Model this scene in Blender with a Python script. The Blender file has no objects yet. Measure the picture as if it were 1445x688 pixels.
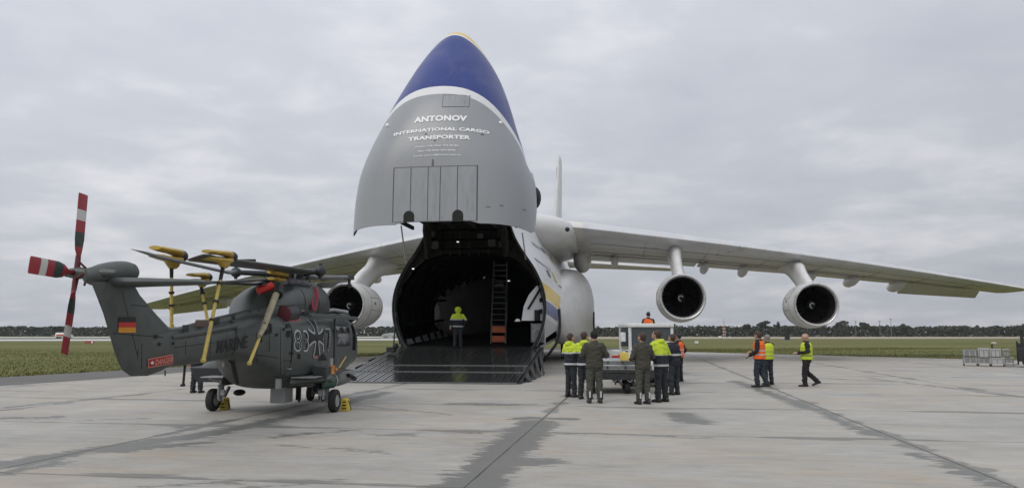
import bpy, bmesh, math, random
from mathutils import Vector, Matrix, noise
from mathutils.bvhtree import BVHTree
random.seed(7)
R = math.radians
sc = bpy.context.scene
col = sc.collection

# ---------------------------------------------------------------- camera, world, sun, exposure
F = 1080.0; CAMH = 1.72; PITCH = math.atan(127 / F)
cam = bpy.data.cameras.new('camera'); camo = bpy.data.objects.new('camera', cam); col.objects.link(camo)
cam.sensor_width = 36; cam.lens = 36 * F / 1445; cam.clip_end = 6000
camo.location = (0, 0, CAMH); camo.rotation_euler = (R(90) + PITCH, 0, 0)
sc.camera = camo
sc.view_settings.view_transform = 'Standard'; sc.view_settings.look = 'None'
sc.view_settings.exposure = 0.0; sc.view_settings.gamma = 1.0
SUN_EL, SUN_AZ = R(42), R(215)
w = bpy.data.worlds.new('World'); sc.world = w; w.use_nodes = True
def build_world():
    nt = w.node_tree; N = nt.nodes; L = nt.links; N.clear()
    def n(t, **k):
        o = N.new(t)
        for a, b in k.items(): setattr(o, a, b)
        return o
    def m(op, a, b=None, c=None, clamp=False):
        o = n('ShaderNodeMath', operation=op, use_clamp=clamp)
        for i, v in enumerate((a, b, c)):
            if v is None: continue
            if isinstance(v, (int, float)): o.inputs[i].default_value = v
            else: L.new(v, o.inputs[i])
        return o.outputs[0]
    out = n('ShaderNodeOutputWorld'); bg = n('ShaderNodeBackground'); L.new(bg.outputs[0], out.inputs[0])
    sky = n('ShaderNodeTexSky', sky_type='NISHITA', sun_disc=False)
    sky.sun_elevation = SUN_EL; sky.sun_rotation = SUN_AZ; sky.air_density = 1; sky.dust_density = 3
    tc = n('ShaderNodeTexCoord'); sep = n('ShaderNodeSeparateXYZ'); L.new(tc.outputs['Generated'], sep.inputs[0])
    x, y, z = sep.outputs
    zc = m('MAXIMUM', z, 0.0)
    zz = m('ADD', zc, 0.16)
    cx = m('DIVIDE', x, zz); cy = m('DIVIDE', y, zz)
    cmb = n('ShaderNodeCombineXYZ'); L.new(m('MULTIPLY', cx, 1.0), cmb.inputs[0]); L.new(m('MULTIPLY', cy, 1.05), cmb.inputs[1])
    n1 = n('ShaderNodeTexNoise'); n1.inputs['Scale'].default_value = 0.9; n1.inputs['Detail'].default_value = 7; n1.inputs['Roughness'].default_value = 0.5; n1.inputs['Distortion'].default_value = 0.35
    n2 = n('ShaderNodeTexNoise'); n2.inputs['Scale'].default_value = 3.1; n2.inputs['Detail'].default_value = 6; n2.inputs['Roughness'].default_value = 0.55; n2.inputs['Distortion'].default_value = 0.2
    L.new(cmb.outputs[0], n1.inputs['Vector']); L.new(cmb.outputs[0], n2.inputs['Vector'])
    f = m('ADD', m('MULTIPLY', m('SUBTRACT', n1.outputs[0], 0.5), 0.66), m('MULTIPLY', m('SUBTRACT', n2.outputs[0], 0.5), 0.46))
    mix = n('ShaderNodeMapRange'); mix.inputs[1].default_value = -0.17; mix.inputs[2].default_value = 0.2
    L.new(f, mix.inputs[0])
    ramp = n('ShaderNodeValToRGB'); L.new(mix.outputs[0], ramp.inputs[0])
    e = ramp.color_ramp.elements
    e[0].position = 0; e[0].color = (0.440, 0.462, 0.512, 1)
    e[1].position = 1; e[1].color = (0.70, 0.695, 0.715, 1)
    a = e.new(0.45); a.color = (0.497, 0.513, 0.558, 1)
    # brightness: overcast sky, brighter towards the zenith; left (west) a little lighter
    br = m('ADD', m('MULTIPLY', zc, 0.95), 0.95)
    left = m('ADD', m('MULTIPLY', x, -0.13), 1.0)
    br = m('MULTIPLY', br, left)
    vm = n('ShaderNodeVectorMath', operation='SCALE'); L.new(ramp.outputs[0], vm.inputs[0]); L.new(m('MULTIPLY', br, 10.5), vm.inputs['Scale'])
    mx = n('ShaderNodeMix', data_type='RGBA'); mx.inputs[0].default_value = 0.93
    L.new(sky.outputs[0], mx.inputs[6]); L.new(vm.outputs[0], mx.inputs[7])
    L.new(mx.outputs[2], bg.inputs[0]); bg.inputs[1].default_value = 0.1
build_world()
sun = bpy.data.lights.new('sun', 'SUN'); sun.energy = 1.0; sun.angle = R(22); sun.color = (1, .97, .92)
suno = bpy.data.objects.new('sun', sun); col.objects.link(suno)
suno.rotation_euler = (R(90) - SUN_EL, 0, -SUN_AZ + math.pi)
sdir = Vector((math.sin(SUN_AZ) * math.cos(SUN_EL), math.cos(SUN_AZ) * math.cos(SUN_EL), math.sin(SUN_EL)))
suno.rotation_euler = sdir.to_track_quat('Z', 'Y').to_euler()

# ---------------------------------------------------------------- photograph pixel + distance -> place in the world
def ray(px, py):
    u = (px - 722.5) / F; v = (344 - py) / F
    return Vector((u, math.cos(PITCH) - v * math.sin(PITCH), math.sin(PITCH) + v * math.cos(PITCH)))
def at(px, py, Y):
    r = ray(px, py); t = Y / r.y
    return Vector((0, 0, CAMH)) + r * t
def ground(px, py, z=0.0):
    r = ray(px, py); t = (z - CAMH) / r.z
    return Vector((0, 0, CAMH)) + r * t

# ---------------------------------------------------------------- materials
MT = {}
def mat(name, c, rough=0.5, metal=0.0, var=0.12, scale=3.0, bump=0.0, bscale=40.0, dirt=None, dirt_amt=0.0, spec=0.5, stretch=(1, 1, 1), coat=0):
    if name in MT: return MT[name]
    m = bpy.data.materials.new(name); m.use_nodes = True; nt = m.node_tree; N = nt.nodes; L = nt.links
    b = N['Principled BSDF']
    b.inputs['Roughness'].default_value = rough; b.inputs['Metallic'].default_value = metal
    b.inputs['Specular IOR Level'].default_value = spec
    if coat: b.inputs['Coat Weight'].default_value = coat; b.inputs['Coat Roughness'].default_value = .08
    tc = N.new('ShaderNodeTexCoord'); mp = N.new('ShaderNodeMapping'); mp.inputs['Scale'].default_value = stretch
    L.new(tc.outputs['Object'], mp.inputs[0])
    n = N.new('ShaderNodeTexNoise'); n.inputs['Scale'].default_value = scale; n.inputs['Detail'].default_value = 6; n.inputs['Roughness'].default_value = .6
    L.new(mp.outputs[0], n.inputs['Vector'])
    rp = N.new('ShaderNodeValToRGB'); L.new(n.outputs[0], rp.inputs[0])
    e = rp.color_ramp.elements; e[0].position = .3; e[1].position = .7
    e[0].color = (*[x * (1 - var) for x in c], 1); e[1].color = (*[min(1, x * (1 + var)) for x in c], 1)
    outc = rp.outputs[0]
    if dirt:
        n2 = N.new('ShaderNodeTexNoise'); n2.inputs['Scale'].default_value = scale * 2.3; n2.inputs['Detail'].default_value = 8; n2.inputs['Roughness'].default_value = .7
        L.new(mp.outputs[0], n2.inputs['Vector'])
        r2 = N.new('ShaderNodeMapRange'); r2.inputs[1].default_value = .5; r2.inputs[2].default_value = .72; r2.inputs[4].default_value = dirt_amt
        L.new(n2.outputs[0], r2.inputs[0])
        mx = N.new('ShaderNodeMix'); mx.data_type = 'RGBA'; L.new(r2.outputs[0], mx.inputs[0]); L.new(outc, mx.inputs[6]); mx.inputs[7].default_value = (*dirt, 1)
        outc = mx.outputs[2]
    L.new(outc, b.inputs['Base Color'])
    rr = N.new('ShaderNodeMapRange'); rr.inputs[3].default_value = max(.03, rough - .1); rr.inputs[4].default_value = min(1, rough + .12)
    L.new(n.outputs[0], rr.inputs[0]); L.new(rr.outputs[0], b.inputs['Roughness'])
    if bump:
        nb = N.new('ShaderNodeTexNoise'); nb.inputs['Scale'].default_value = bscale; nb.inputs['Detail'].default_value = 4
        L.new(mp.outputs[0], nb.inputs['Vector'])
        bp = N.new('ShaderNodeBump'); bp.inputs['Strength'].default_value = bump; bp.inputs['Distance'].default_value = .02
        L.new(nb.outputs[0], bp.inputs['Height']); L.new(bp.outputs[0], b.inputs['Normal'])
    MT[name] = m; return m
def emis(name, c, s):
    m = bpy.data.materials.new(name); m.use_nodes = True; b = m.node_tree.nodes['Principled BSDF']
    b.inputs['Base Color'].default_value = (*c, 1); b.inputs['Emission Color'].default_value = (*c, 1); b.inputs['Emission Strength'].default_value = s
    MT[name] = m; return m
def bands(name, axis, stops, rough=.4, slope=0.0, slope_axis=1, edge_noise=0.0, var=.06, scale=2, metal=0, dirt=(.2, .2, .19), dirt_amt=.15, bump=0, seams=None):
    """painted livery: colour changes at heights measured on the object itself (stops: [(limit, colour)...])"""
    if name in MT: return MT[name]
    m = bpy.data.materials.new(name); m.use_nodes = True; nt = m.node_tree; N = nt.nodes; L = nt.links
    b = N['Principled BSDF']; b.inputs['Metallic'].default_value = metal
    tc = N.new('ShaderNodeTexCoord'); sp = N.new('ShaderNodeSeparateXYZ'); L.new(tc.outputs['Object'], sp.inputs[0])
    v = sp.outputs[axis]
    if slope:
        mm = N.new('ShaderNodeMath'); mm.operation = 'MULTIPLY_ADD'; L.new(sp.outputs[slope_axis], mm.inputs[0]); mm.inputs[1].default_value = slope; L.new(v, mm.inputs[2]); v = mm.outputs[0]
    n = N.new('ShaderNodeTexNoise'); n.inputs['Scale'].default_value = scale; n.inputs['Detail'].default_value = 7; n.inputs['Roughness'].default_value = .65
    L.new(tc.outputs['Object'], n.inputs['Vector'])
    lo = stops[0][0] - 1; hi = stops[-1][0] + 1
    mr = N.new('ShaderNodeMapRange'); mr.inputs[1].default_value = lo; mr.inputs[2].default_value = hi; L.new(v, mr.inputs[0])
    rp = N.new('ShaderNodeValToRGB'); rp.color_ramp.interpolation = 'CONSTANT'; L.new(mr.outputs[0], rp.inputs[0])
    e = rp.color_ramp.elements
    while len(e) > 1: e.remove(e[-1])
    e[0].position = 0; e[0].color = (*stops[0][1], 1)
    for (p, _), (_, c) in zip(stops[:-1], stops[1:]):
        k = e.new((p - lo) / (hi - lo)); k.color = (*c, 1)
    hs = N.new('ShaderNodeHueSaturation'); L.new(rp.outputs[0], hs.inputs['Color'])
    m2 = N.new('ShaderNodeMapRange'); m2.inputs[3].default_value = 1 - var; m2.inputs[4].default_value = 1 + var; L.new(n.outputs[0], m2.inputs[0]); L.new(m2.outputs[0], hs.inputs['Value'])
    mp = N.new('ShaderNodeMapping'); mp.inputs['Scale'].default_value = (1, 1, .25); L.new(tc.outputs['Object'], mp.inputs[0])
    n2 = N.new('ShaderNodeTexNoise'); n2.inputs['Scale'].default_value = scale * 2; n2.inputs['Detail'].default_value = 8; n2.inputs['Roughness'].default_value = .7; L.new(mp.outputs[0], n2.inputs['Vector'])
    r2 = N.new('ShaderNodeMapRange'); r2.inputs[1].default_value = .5; r2.inputs[2].default_value = .75; r2.inputs[4].default_value = dirt_amt; L.new(n2.outputs[0], r2.inputs[0])
    mx = N.new('ShaderNodeMix'); mx.data_type = 'RGBA'; L.new(r2.outputs[0], mx.inputs[0]); L.new(hs.outputs[0], mx.inputs[6]); mx.inputs[7].default_value = (*dirt, 1)
    L.new(mx.outputs[2], b.inputs['Base Color'])
    rr = N.new('ShaderNodeMapRange'); rr.inputs[3].default_value = rough - .08; rr.inputs[4].default_value = rough + .12; L.new(n.outputs[0], rr.inputs[0]); L.new(rr.outputs[0], b.inputs['Roughness'])
    if bump:
        nb = N.new('ShaderNodeTexNoise'); nb.inputs['Scale'].default_value = 9; nb.inputs['Detail'].default_value = 3; L.new(tc.outputs['Object'], nb.inputs['Vector'])
        bp = N.new('ShaderNodeBump'); bp.inputs['Strength'].default_value = bump; bp.inputs['Distance'].default_value = .05
        L.new(nb.outputs[0], bp.inputs['Height']); L.new(bp.outputs[0], b.inputs['Normal'])
    MT[name] = m; return m

# ---------------------------------------------------------------- mesh helpers
def catmull(pts, t):
    n = len(pts) - 1; k = min(int(t), n - 1); f = t - k
    p0 = pts[max(k - 1, 0)]; p1 = pts[k]; p2 = pts[k + 1]; p3 = pts[min(k + 2, n)]
    return [.5 * (2 * b + (c - a) * f + (2 * a - 5 * b + 4 * c - d) * f * f + (3 * b - a - 3 * c + d) * f ** 3) for a, b, c, d in zip(p0, p1, p2, p3)]
def dense(pts, k=4):
    out = []
    for i in range((len(pts) - 1) * k + 1): out.append(catmull(pts, i / k))
    return out
def sring(x, hw, zb, zt, n=28, p=2.6, yc=0):
    o = []; mz = (zb + zt) / 2; hz = (zt - zb) / 2
    for k in range(n):
        t = 2 * math.pi * k / n; c = math.cos(t); s = math.sin(t)
        o.append(Vector((x, yc + hw * math.copysign(abs(c) ** (2 / p), c), mz + hz * math.copysign(abs(s) ** (2 / p), s))))
    return o
class MB:
    def __init__(s): s.v = []; s.f = []
    def add(s, vs, fs):
        b = len(s.v); s.v += [Vector(q) for q in vs]; s.f += [tuple(i + b for i in f) for f in fs]; return s
    def box(s, c, d, rot=None, top=1.0):
        c = Vector(c); M = rot or Matrix.Identity(3)
        hx, hy, hz = d[0] / 2, d[1] / 2, d[2] / 2
        vs = []
        for z in (-1, 1):
            k = top if z > 0 else 1
            for x, y in ((-1, -1), (1, -1), (1, 1), (-1, 1)): vs.append(c + M @ Vector((x * hx * k, y * hy * k, z * hz)))
        return s.add(vs, [(3, 2, 1, 0), (4, 5, 6, 7), (0, 1, 5, 4), (1, 2, 6, 5), (2, 3, 7, 6), (3, 0, 4, 7)])
    def tube(s, path, rad, n=10, cap=True, flat=1.0):
        path = [Vector(p) for p in path]
        if isinstance(rad, (int, float)): rad = [rad] * len(path)
        rings = []; up = None
        for i, p in enumerate(path):
            t = (path[min(i + 1, len(path) - 1)] - path[max(i - 1, 0)]).normalized()
            if up is None: up = Vector((0, 0, 1)) if abs(t.z) < .9 else Vector((1, 0, 0))
            a = t.cross(up).normalized(); b = a.cross(t).normalized(); up = b
            rings.append([p + (a * math.cos(2 * math.pi * k / n) + b * math.sin(2 * math.pi * k / n) * flat) * rad[i] for k in range(n)])
        return s.loft(rings, cap, cap)
    def loft(s, rings, c0=True, c1=True, closed=True):
        n = len(rings[0]); vs = [p for r in rings for p in r]; fs = []
        for i in range(len(rings) - 1):
            for k in range(n if closed else n - 1):
                k2 = (k + 1) % n; fs.append((i * n + k, i * n + k2, (i + 1) * n + k2, (i + 1) * n + k))
        if c0: fs.append(tuple(range(n))[::-1])
        if c1: fs.append(tuple((len(rings) - 1) * n + k for k in range(n)))
        return s.add(vs, fs)
    def lathe(s, prof, o, d, n=32, cap=False):
        o = Vector(o); d = Vector(d).normalized(); a = d.orthogonal().normalized(); b = d.cross(a)
        rings = [[o + d * t + (a * math.cos(2 * math.pi * k / n) + b * math.sin(2 * math.pi * k / n)) * max(r, .0005) for k in range(n)] for t, r in prof]
        return s.loft(rings, cap, cap)
    def prism(s, poly, off):
        poly = [Vector(p) for p in poly]; off = Vector(off); n = len(poly)
        vs = poly + [p + off for p in poly]
        fs = [tuple(range(n))[::-1], tuple(range(n, 2 * n))] + [(i, (i + 1) % n, n + (i + 1) % n, n + i) for i in range(n)]
        return s.add(vs, fs)
    def ball(s, c, r, n=14, m=9, sc_=(1, 1, 1), rot=None):
        c = Vector(c); M = rot or Matrix.Identity(3); rings = []
        for i in range(1, m):
            t = math.pi * i / m
            rings.append([c + M @ Vector((r * sc_[0] * math.sin(t) * math.cos(2 * math.pi * k / n), r * sc_[1] * math.sin(t) * math.sin(2 * math.pi * k / n), r * sc_[2] * math.cos(t))) for k in range(n)])
        b = len(s.v); s.loft(rings, True, True); return s
    def mesh(s, name):
        me = bpy.data.meshes.new(name); me.from_pydata([tuple(v) for v in s.v], [], s.f); me.update(); return me
    def build(s, name, m, parent=None, smooth=35, bevel=0, kind=None, fixn=True, sub=0):
        me = s.mesh(name)
        if fixn:
            bm = bmesh.new(); bm.from_mesh(me); bmesh.ops.recalc_face_normals(bm, faces=bm.faces); bm.to_mesh(me); bm.free()
        if m: me.materials.append(m)
        if smooth: me.shade_smooth(); me.set_sharp_from_angle(angle=R(smooth))
        o = bpy.data.objects.new(name, me); col.objects.link(o)
        if parent: o.parent = parent
        if bevel:
            b = o.modifiers.new('bevel', 'BEVEL'); b.width = bevel; b.segments = 2; b.limit_method = 'ANGLE'; b.angle_limit = R(40)
        if sub:
            q = o.modifiers.new('sub', 'SUBSURF'); q.levels = sub; q.render_levels = sub
        if kind: o['kind'] = kind
        return o
def thing(name, label, cat, loc=(0, 0, 0), rz=0.0, group=None):
    o = bpy.data.objects.new(name, None); col.objects.link(o); o.location = loc; o.rotation_euler = (0, 0, rz)
    o.empty_display_size = .3
    return tag(o, label, cat, group)
def tag(o, label, cat, group=None):
    o['label'] = label; o['category'] = cat
    if group: o['group'] = group
    return o
def inst(o, name, parent, loc=None, rot=None, scale=None):
    c = bpy.data.objects.new(name, o.data) ; col.objects.link(c); c.parent = parent
    if loc is not None: c.location = loc
    if rot is not None: c.rotation_euler = rot
    if scale is not None: c.scale = scale
    return c
def dup(root, loc, rz, label, group=None):
    r = root.copy(); col.objects.link(r); r.location = loc; r.rotation_euler = (0, 0, rz); r['label'] = label
    if group: r['group'] = group
    for ch in list(root.children):
        c = ch.copy(); col.objects.link(c); c.parent = r
        for g in list(ch.children):
            d = g.copy(); col.objects.link(d); d.parent = c
    return r
def text_geo(body, size, offset=0.0, align='CENTER', sx=1.0, spacing=1.0, sub=0):
    cu = bpy.data.curves.new('t', 'FONT'); cu.body = body; cu.size = size; cu.align_x = align; cu.offset = offset; cu.space_character = spacing; cu.resolution_u = 3; cu.space_line = .95
    o = bpy.data.objects.new('t', cu); col.objects.link(o)
    bpy.context.view_layer.update()
    me = bpy.data.meshes.new_from_object(o.evaluated_get(bpy.context.evaluated_depsgraph_get()))
    bm = bmesh.new(); bm.from_mesh(me)
    bmesh.ops.remove_doubles(bm, verts=bm.verts, dist=1e-4)
    for _ in range(sub): bmesh.ops.subdivide_edges(bm, edges=bm.edges, cuts=1, use_grid_fill=True)
    bm.verts.index_update()
    vs = [(v.co.x * sx, v.co.y) for v in bm.verts]; fs = [tuple(v.index for v in f.verts) for f in bm.faces]
    bm.free(); bpy.data.objects.remove(o); bpy.data.curves.remove(cu); bpy.data.meshes.remove(me)
    return vs, fs
def poly_geo(poly, cell=None):
    bm = bmesh.new(); f = bm.faces.new([bm.verts.new((p[0], p[1], 0)) for p in poly])
    bmesh.ops.triangulate(bm, faces=bm.faces)
    if cell:
        for _ in range(6):
            es = [e for e in bm.edges if e.calc_length() > cell]
            if not es: break
            bmesh.ops.subdivide_edges(bm, edges=es, cuts=1)
            bmesh.ops.triangulate(bm, faces=bm.faces)
    bm.verts.index_update()
    vs = [(v.co.x, v.co.y) for v in bm.verts]; fs = [tuple(v.index for v in q.verts) for q in bm.faces]; bm.free(); return vs, fs
def wrap(name, geo, mapf, tree, direc, m, parent, off=.008):
    """lay flat lettering or a painted patch on a curved skin"""
    direc = Vector(direc).normalized(); vs, fs = geo; mb = MB(); out = []
    for x, y in vs:
        o = Vector(mapf(x, y)); h = tree.ray_cast(o - direc * 30, direc)
        if h[0] is None:
            h = tree.find_nearest(o)
        out.append(h[0] - direc * off)
    mb.add(out, fs)
    return mb.build(name, m, parent, smooth=60, fixn=False)
def tree_of(mb): return BVHTree.FromPolygons([tuple(v) for v in mb.v], mb.f)
# ================================================================= GROUND
SLAB_A = ground(655, 688); SLAB_B = ground(795, 565)
ux = (SLAB_B - SLAB_A); ux.z = 0; ux.normalize()            # along the joints, away from the camera
vx = Vector((ux.y, -ux.x, 0))                               # across, to the right
SW, SLN = 6.15, 5.0
HEAD = math.atan2(ux.x, ux.y)
# stains of damp and rubber with shapes of their own, each a run of points on the ground and a half width
STAINS = [([(655, 690), (712, 640), (760, 596)], .42), ([(700, 655), (770, 650)], .32), ([(735, 590), (800, 590)], .25),
          ([(30, 652), (150, 632), (300, 611)], .30), ([(300, 611), (420, 585), (545, 553)], .26), ([(150, 636), (280, 625)], .25),
          ([(0, 590), (80, 588)], .22), ([(120, 592), (205, 590)], .10), ([(1035, 537), (1090, 556), (1150, 577)], .24), ([(1150, 577), (1235, 614)], .18),
          ([(1300, 640), (1430, 692)], .15), ([(955, 583), (985, 596)], .30), ([(1225, 533), (1445, 560)], .12), ([(380, 617), (500, 606)], .09),
          ([(525, 613), (580, 612)], .11), ([(0, 668), (70, 655)], .18), ([(600, 608), (830, 613)], .07), ([(640, 569), (750, 570)], .13),
          ([(250, 603), (330, 592)], .12), ([(500, 570), (640, 585)], .07), ([(1160, 533), (1255, 538)], .18), ([(170, 688), (330, 680)], .07),
          ([(840, 612), (1000, 618)], .08), ([(0, 575), (200, 556)], .14), ([(560, 640), (400, 628)], .05), ([(330, 690), (480, 676)], .06)]
def concrete():
    m = bpy.data.materials.new('apron_concrete'); m.use_nodes = True; nt = m.node_tree; N = nt.nodes; L = nt.links
    b = N['Principled BSDF']
    def n(t, **k):
        o = N.new(t)
        for a, q in k.items(): setattr(o, a, q)
        return o
    def M(op, a, q=None, c=None, clamp=False):
        o = n('ShaderNodeMath', operation=op, use_clamp=clamp)
        for i, v in enumerate((a, q, c)):
            if v is None: continue
            if isinstance(v, (int, float)): o.inputs[i].default_value = v
            else: L.new(v, o.inputs[i])
        return o.outputs[0]
    def V(op, a, q=None, out=0):
        o = n('ShaderNodeVectorMath', operation=op)
        for i, v in enumerate((a, q)):
            if v is None: continue
            if isinstance(v, (tuple, Vector)): o.inputs[i].default_value = tuple(v)
            elif isinstance(v, (int, float)): o.inputs['Scale'].default_value = v
            elif op == 'SCALE' and i == 1: L.new(v, o.inputs['Scale'])
            else: L.new(v, o.inputs[i])
        return o.outputs[out]
    def noi(vec, s, d=5, r=.55, dist=0):
        o = n('ShaderNodeTexNoise'); o.inputs['Scale'].default_value = s; o.inputs['Detail'].default_value = d; o.inputs['Roughness'].default_value = r; o.inputs['Distortion'].default_value = dist
        L.new(vec, o.inputs['Vector']); return o
    geo = n('ShaderNodeNewGeometry'); P = geo.outputs['Position']
    rot = n('ShaderNodeVectorRotate', rotation_type='Z_AXIS'); L.new(P, rot.inputs['Vector']); rot.inputs['Angle'].default_value = HEAD
    rel = V('SUBTRACT', rot.outputs[0], Matrix.Rotation(HEAD, 3, 'Z') @ Vector((SLAB_A.x, SLAB_A.y, 0)))
    # grime dragged across the slabs (sideways) and swept marks lengthwise
    def stretched(sx, sy):
        mp = n('ShaderNodeMapping'); mp.inputs['Scale'].default_value = (sx, sy, 1); L.new(rel, mp.inputs[0]); return mp.outputs[0]
    wob = noi(P, 1.1, 9, .78); fine = noi(stretched(.8, 5.5), 1.6, 5, .65)
    wv = V('SCALE', V('SUBTRACT', wob.outputs[1], (.5, .5, .5)), 1.0)
    fv = V('SCALE', V('SUBTRACT', fine.outputs[1], (.5, .5, .5)), 1.1)
    Pd = V('ADD', V('ADD', P, wv), fv); flat = V('MULTIPLY', Pd, (1, 1, 0))
    dmin = None
    for pts, rad in STAINS:
        g = [ground(min(max(a, -200), 1600), q) for a, q in pts]
        for A, B in zip(g[:-1], g[1:]):
            A = Vector((A.x, A.y, 0)); B = Vector((B.x, B.y, 0)); AB = B - A
            pa = V('SUBTRACT', flat, A)
            t = M('MULTIPLY', V('DOT_PRODUCT', pa, AB, 1), 1 / AB.length_squared, clamp=True)
            d = M('SUBTRACT', V('LENGTH', V('SUBTRACT', pa, V('SCALE', tuple(AB), t)), None, 1), rad)
            dmin = d if dmin is None else M('MINIMUM', dmin, d)
    st = n('ShaderNodeMapRange', interpolation_type='SMOOTHSTEP'); L.new(dmin, st.inputs[0]); st.inputs[1].default_value = .04; st.inputs[2].default_value = -.05; st.inputs[3].default_value = 0; st.inputs[4].default_value = 1
    stain = st.outputs[0]
    # damp creeping from the joints
    sp = n('ShaderNodeSeparateXYZ'); L.new(rel, sp.inputs[0])
    def jd(v, per):
        f = M('FRACT', M('ADD', M('DIVIDE', v, per), .5)); return M('MULTIPLY', M('ABSOLUTE', M('SUBTRACT', f, .5)), per)
    j = M('MINIMUM', jd(sp.outputs[0], SW), jd(sp.outputs[1], SLN))
    nj = noi(stretched(.35, .9), .8, 4, .6)
    wj = n('ShaderNodeMapRange'); L.new(nj.outputs[0], wj.inputs[0]); wj.inputs[1].default_value = .47; wj.inputs[2].default_value = .72; wj.inputs[3].default_value = .04; wj.inputs[4].default_value = .42
    jm = n('ShaderNodeMapRange', interpolation_type='SMOOTHSTEP'); L.new(M('SUBTRACT', j, wj.outputs[0]), jm.inputs[0]); jm.inputs[1].default_value = .04; jm.inputs[2].default_value = -.06; jm.inputs[3].default_value = 0; jm.inputs[4].default_value = .8
    # long thin sideways streaks of damp
    ns = noi(V('ADD', stretched(.10, .8), V('SCALE', fv, .45)), 1.0, 7, .66, .2)
    sm = n('ShaderNodeMapRange', interpolation_type='SMOOTHSTEP'); L.new(ns.outputs[0], sm.inputs[0]); sm.inputs[1].default_value = .585; sm.inputs[2].default_value = .66; sm.inputs[4].default_value = .7
    damp = M('MAXIMUM', M('MAXIMUM', stain, jm.outputs[0]), sm.outputs[0])
    # dry concrete colours
    c1 = noi(P, .45, 8, .72); c2 = noi(stretched(.5, 1.1), .9, 8, .75); c3 = noi(P, 60, 3, .7)
    r1 = n('ShaderNodeValToRGB'); L.new(c1.outputs[0], r1.inputs[0]); e = r1.color_ramp.elements
    e[0].position = .34; e[0].color = (.300, .292, .268, 1); e[1].position = .68; e[1].color = (.410, .400, .368, 1)
    rust = n('ShaderNodeMapRange'); L.new(c2.outputs[0], rust.inputs[0]); rust.inputs[1].default_value = .42; rust.inputs[2].default_value = .62; rust.inputs[4].default_value = .55
    reg = noi(P, .11, 3, .5); rg = n('ShaderNodeMapRange'); L.new(reg.outputs[0], rg.inputs[0]); rg.inputs[1].default_value = .34; rg.inputs[2].default_value = .54
    mx = n('ShaderNodeMix', data_type='RGBA'); L.new(M('MULTIPLY', rust.outputs[0], rg.outputs[0]), mx.inputs[0]); L.new(r1.outputs[0], mx.inputs[6]); mx.inputs[7].default_value = (.41, .33, .235, 1)
    hs = n('ShaderNodeHueSaturation'); L.new(mx.outputs[2], hs.inputs['Color'])
    oi = n('ShaderNodeObjectInfo')
    val = M('ADD', M('MULTIPLY', M('SUBTRACT', c3.outputs[0], .5), .35), M('ADD', .965, M('MULTIPLY', oi.outputs['Random'], .07)))
    c4 = noi(stretched(.45, 2.0), 2.2, 8, .78); val = M('ADD', val, M('MULTIPLY', M('SUBTRACT', c4.outputs[0], .5), .75))
    L.new(val, hs.inputs['Value'])
    md = n('ShaderNodeMix', data_type='RGBA'); L.new(M('MULTIPLY', damp, .84), md.inputs[0]); L.new(hs.outputs[0], md.inputs[6]); md.inputs[7].default_value = (.115, .117, .106, 1)
    L.new(md.outputs[2], b.inputs['Base Color'])
    L.new(M('SUBTRACT', .78, M('MULTIPLY', damp, .22)), b.inputs['Roughness'])
    bp = n('ShaderNodeBump'); bp.inputs['Strength'].default_value = .25; bp.inputs['Distance'].default_value = .01
    L.new(noi(P, 25, 5, .7).outputs[0], bp.inputs['Height']); L.new(bp.outputs[0], b.inputs['Normal'])
    return m
M_conc = concrete()
def sheet(name, pts, z, m):
    mb = MB(); mb.add([(p[0], p[1], z) for p in pts], [tuple(range(len(pts)))])
    o = mb.build(name, m, None, smooth=0); o['kind'] = 'structure'
    return o
def field_mat(name, c0, c1, c2, s=.05):
    m = bpy.data.materials.new(name); m.use_nodes = True; nt = m.node_tree; N = nt.nodes; L = nt.links; b = N['Principled BSDF']
    g = N.new('ShaderNodeNewGeometry'); mp = N.new('ShaderNodeMapping'); mp.inputs['Scale'].default_value = (.35, 1, 1); L.new(g.outputs['Position'], mp.inputs[0])
    n = N.new('ShaderNodeTexNoise'); n.inputs['Scale'].default_value = s; n.inputs['Detail'].default_value = 9; n.inputs['Roughness'].default_value = .68; L.new(mp.outputs[0], n.inputs['Vector'])
    r = N.new('ShaderNodeValToRGB'); L.new(n.outputs[0], r.inputs[0]); e = r.color_ramp.elements
    e[0].position = .33; e[0].color = (*c0, 1); e[1].position = .68; e[1].color = (*c2, 1); k = e.new(.5); k.color = (*c1, 1)
    n2 = N.new('ShaderNodeTexNoise'); n2.inputs['Scale'].default_value = 3; n2.inputs['Detail'].default_value = 6; n2.inputs['Roughness'].default_value = .75; L.new(mp.outputs[0], n2.inputs['Vector'])
    hs = N.new('ShaderNodeHueSaturation'); L.new(r.outputs[0], hs.inputs['Color']); mr = N.new('ShaderNodeMapRange'); mr.inputs[3].default_value = .45; mr.inputs[4].default_value = 1.5; L.new(n2.outputs[0], mr.inputs[0]); L.new(mr.outputs[0], hs.inputs['Value'])
    L.new(hs.outputs[0], b.inputs['Base Color']); b.inputs['Roughness'].default_value = 1; b.inputs['Specular IOR Level'].default_value = .1
    return m
M_grass = field_mat('meadow', (.098, .112, .036), (.140, .142, .050), (.195, .172, .080))
M_asph = mat('shoulder_asphalt', (.125, .118, .110), .85, var=.18, scale=.7, bump=.3, bscale=30)
M_run = mat('runway_concrete', (.50, .50, .50), .6, var=.1, scale=.02, stretch=(.1, 1, 1))
BIG = 2500
sheet('ground', [(-BIG, -600), (BIG, -600), (BIG, BIG), (-BIG, BIG)], -.03, M_grass)
gl0 = ground(0, 531); gl1 = ground(545, 500.5); cl0 = ground(0, 541); cl1 = ground(500, 507)
gr0 = ground(1445, 508); gr1 = ground(980, 496.2); gm = ground(886, 493)
def ext(a, b, t): return a + (b - a) * t
lft = [ext(gl0, gl1, -1.6), ext(gl0, gl1, 1.9)]
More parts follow.
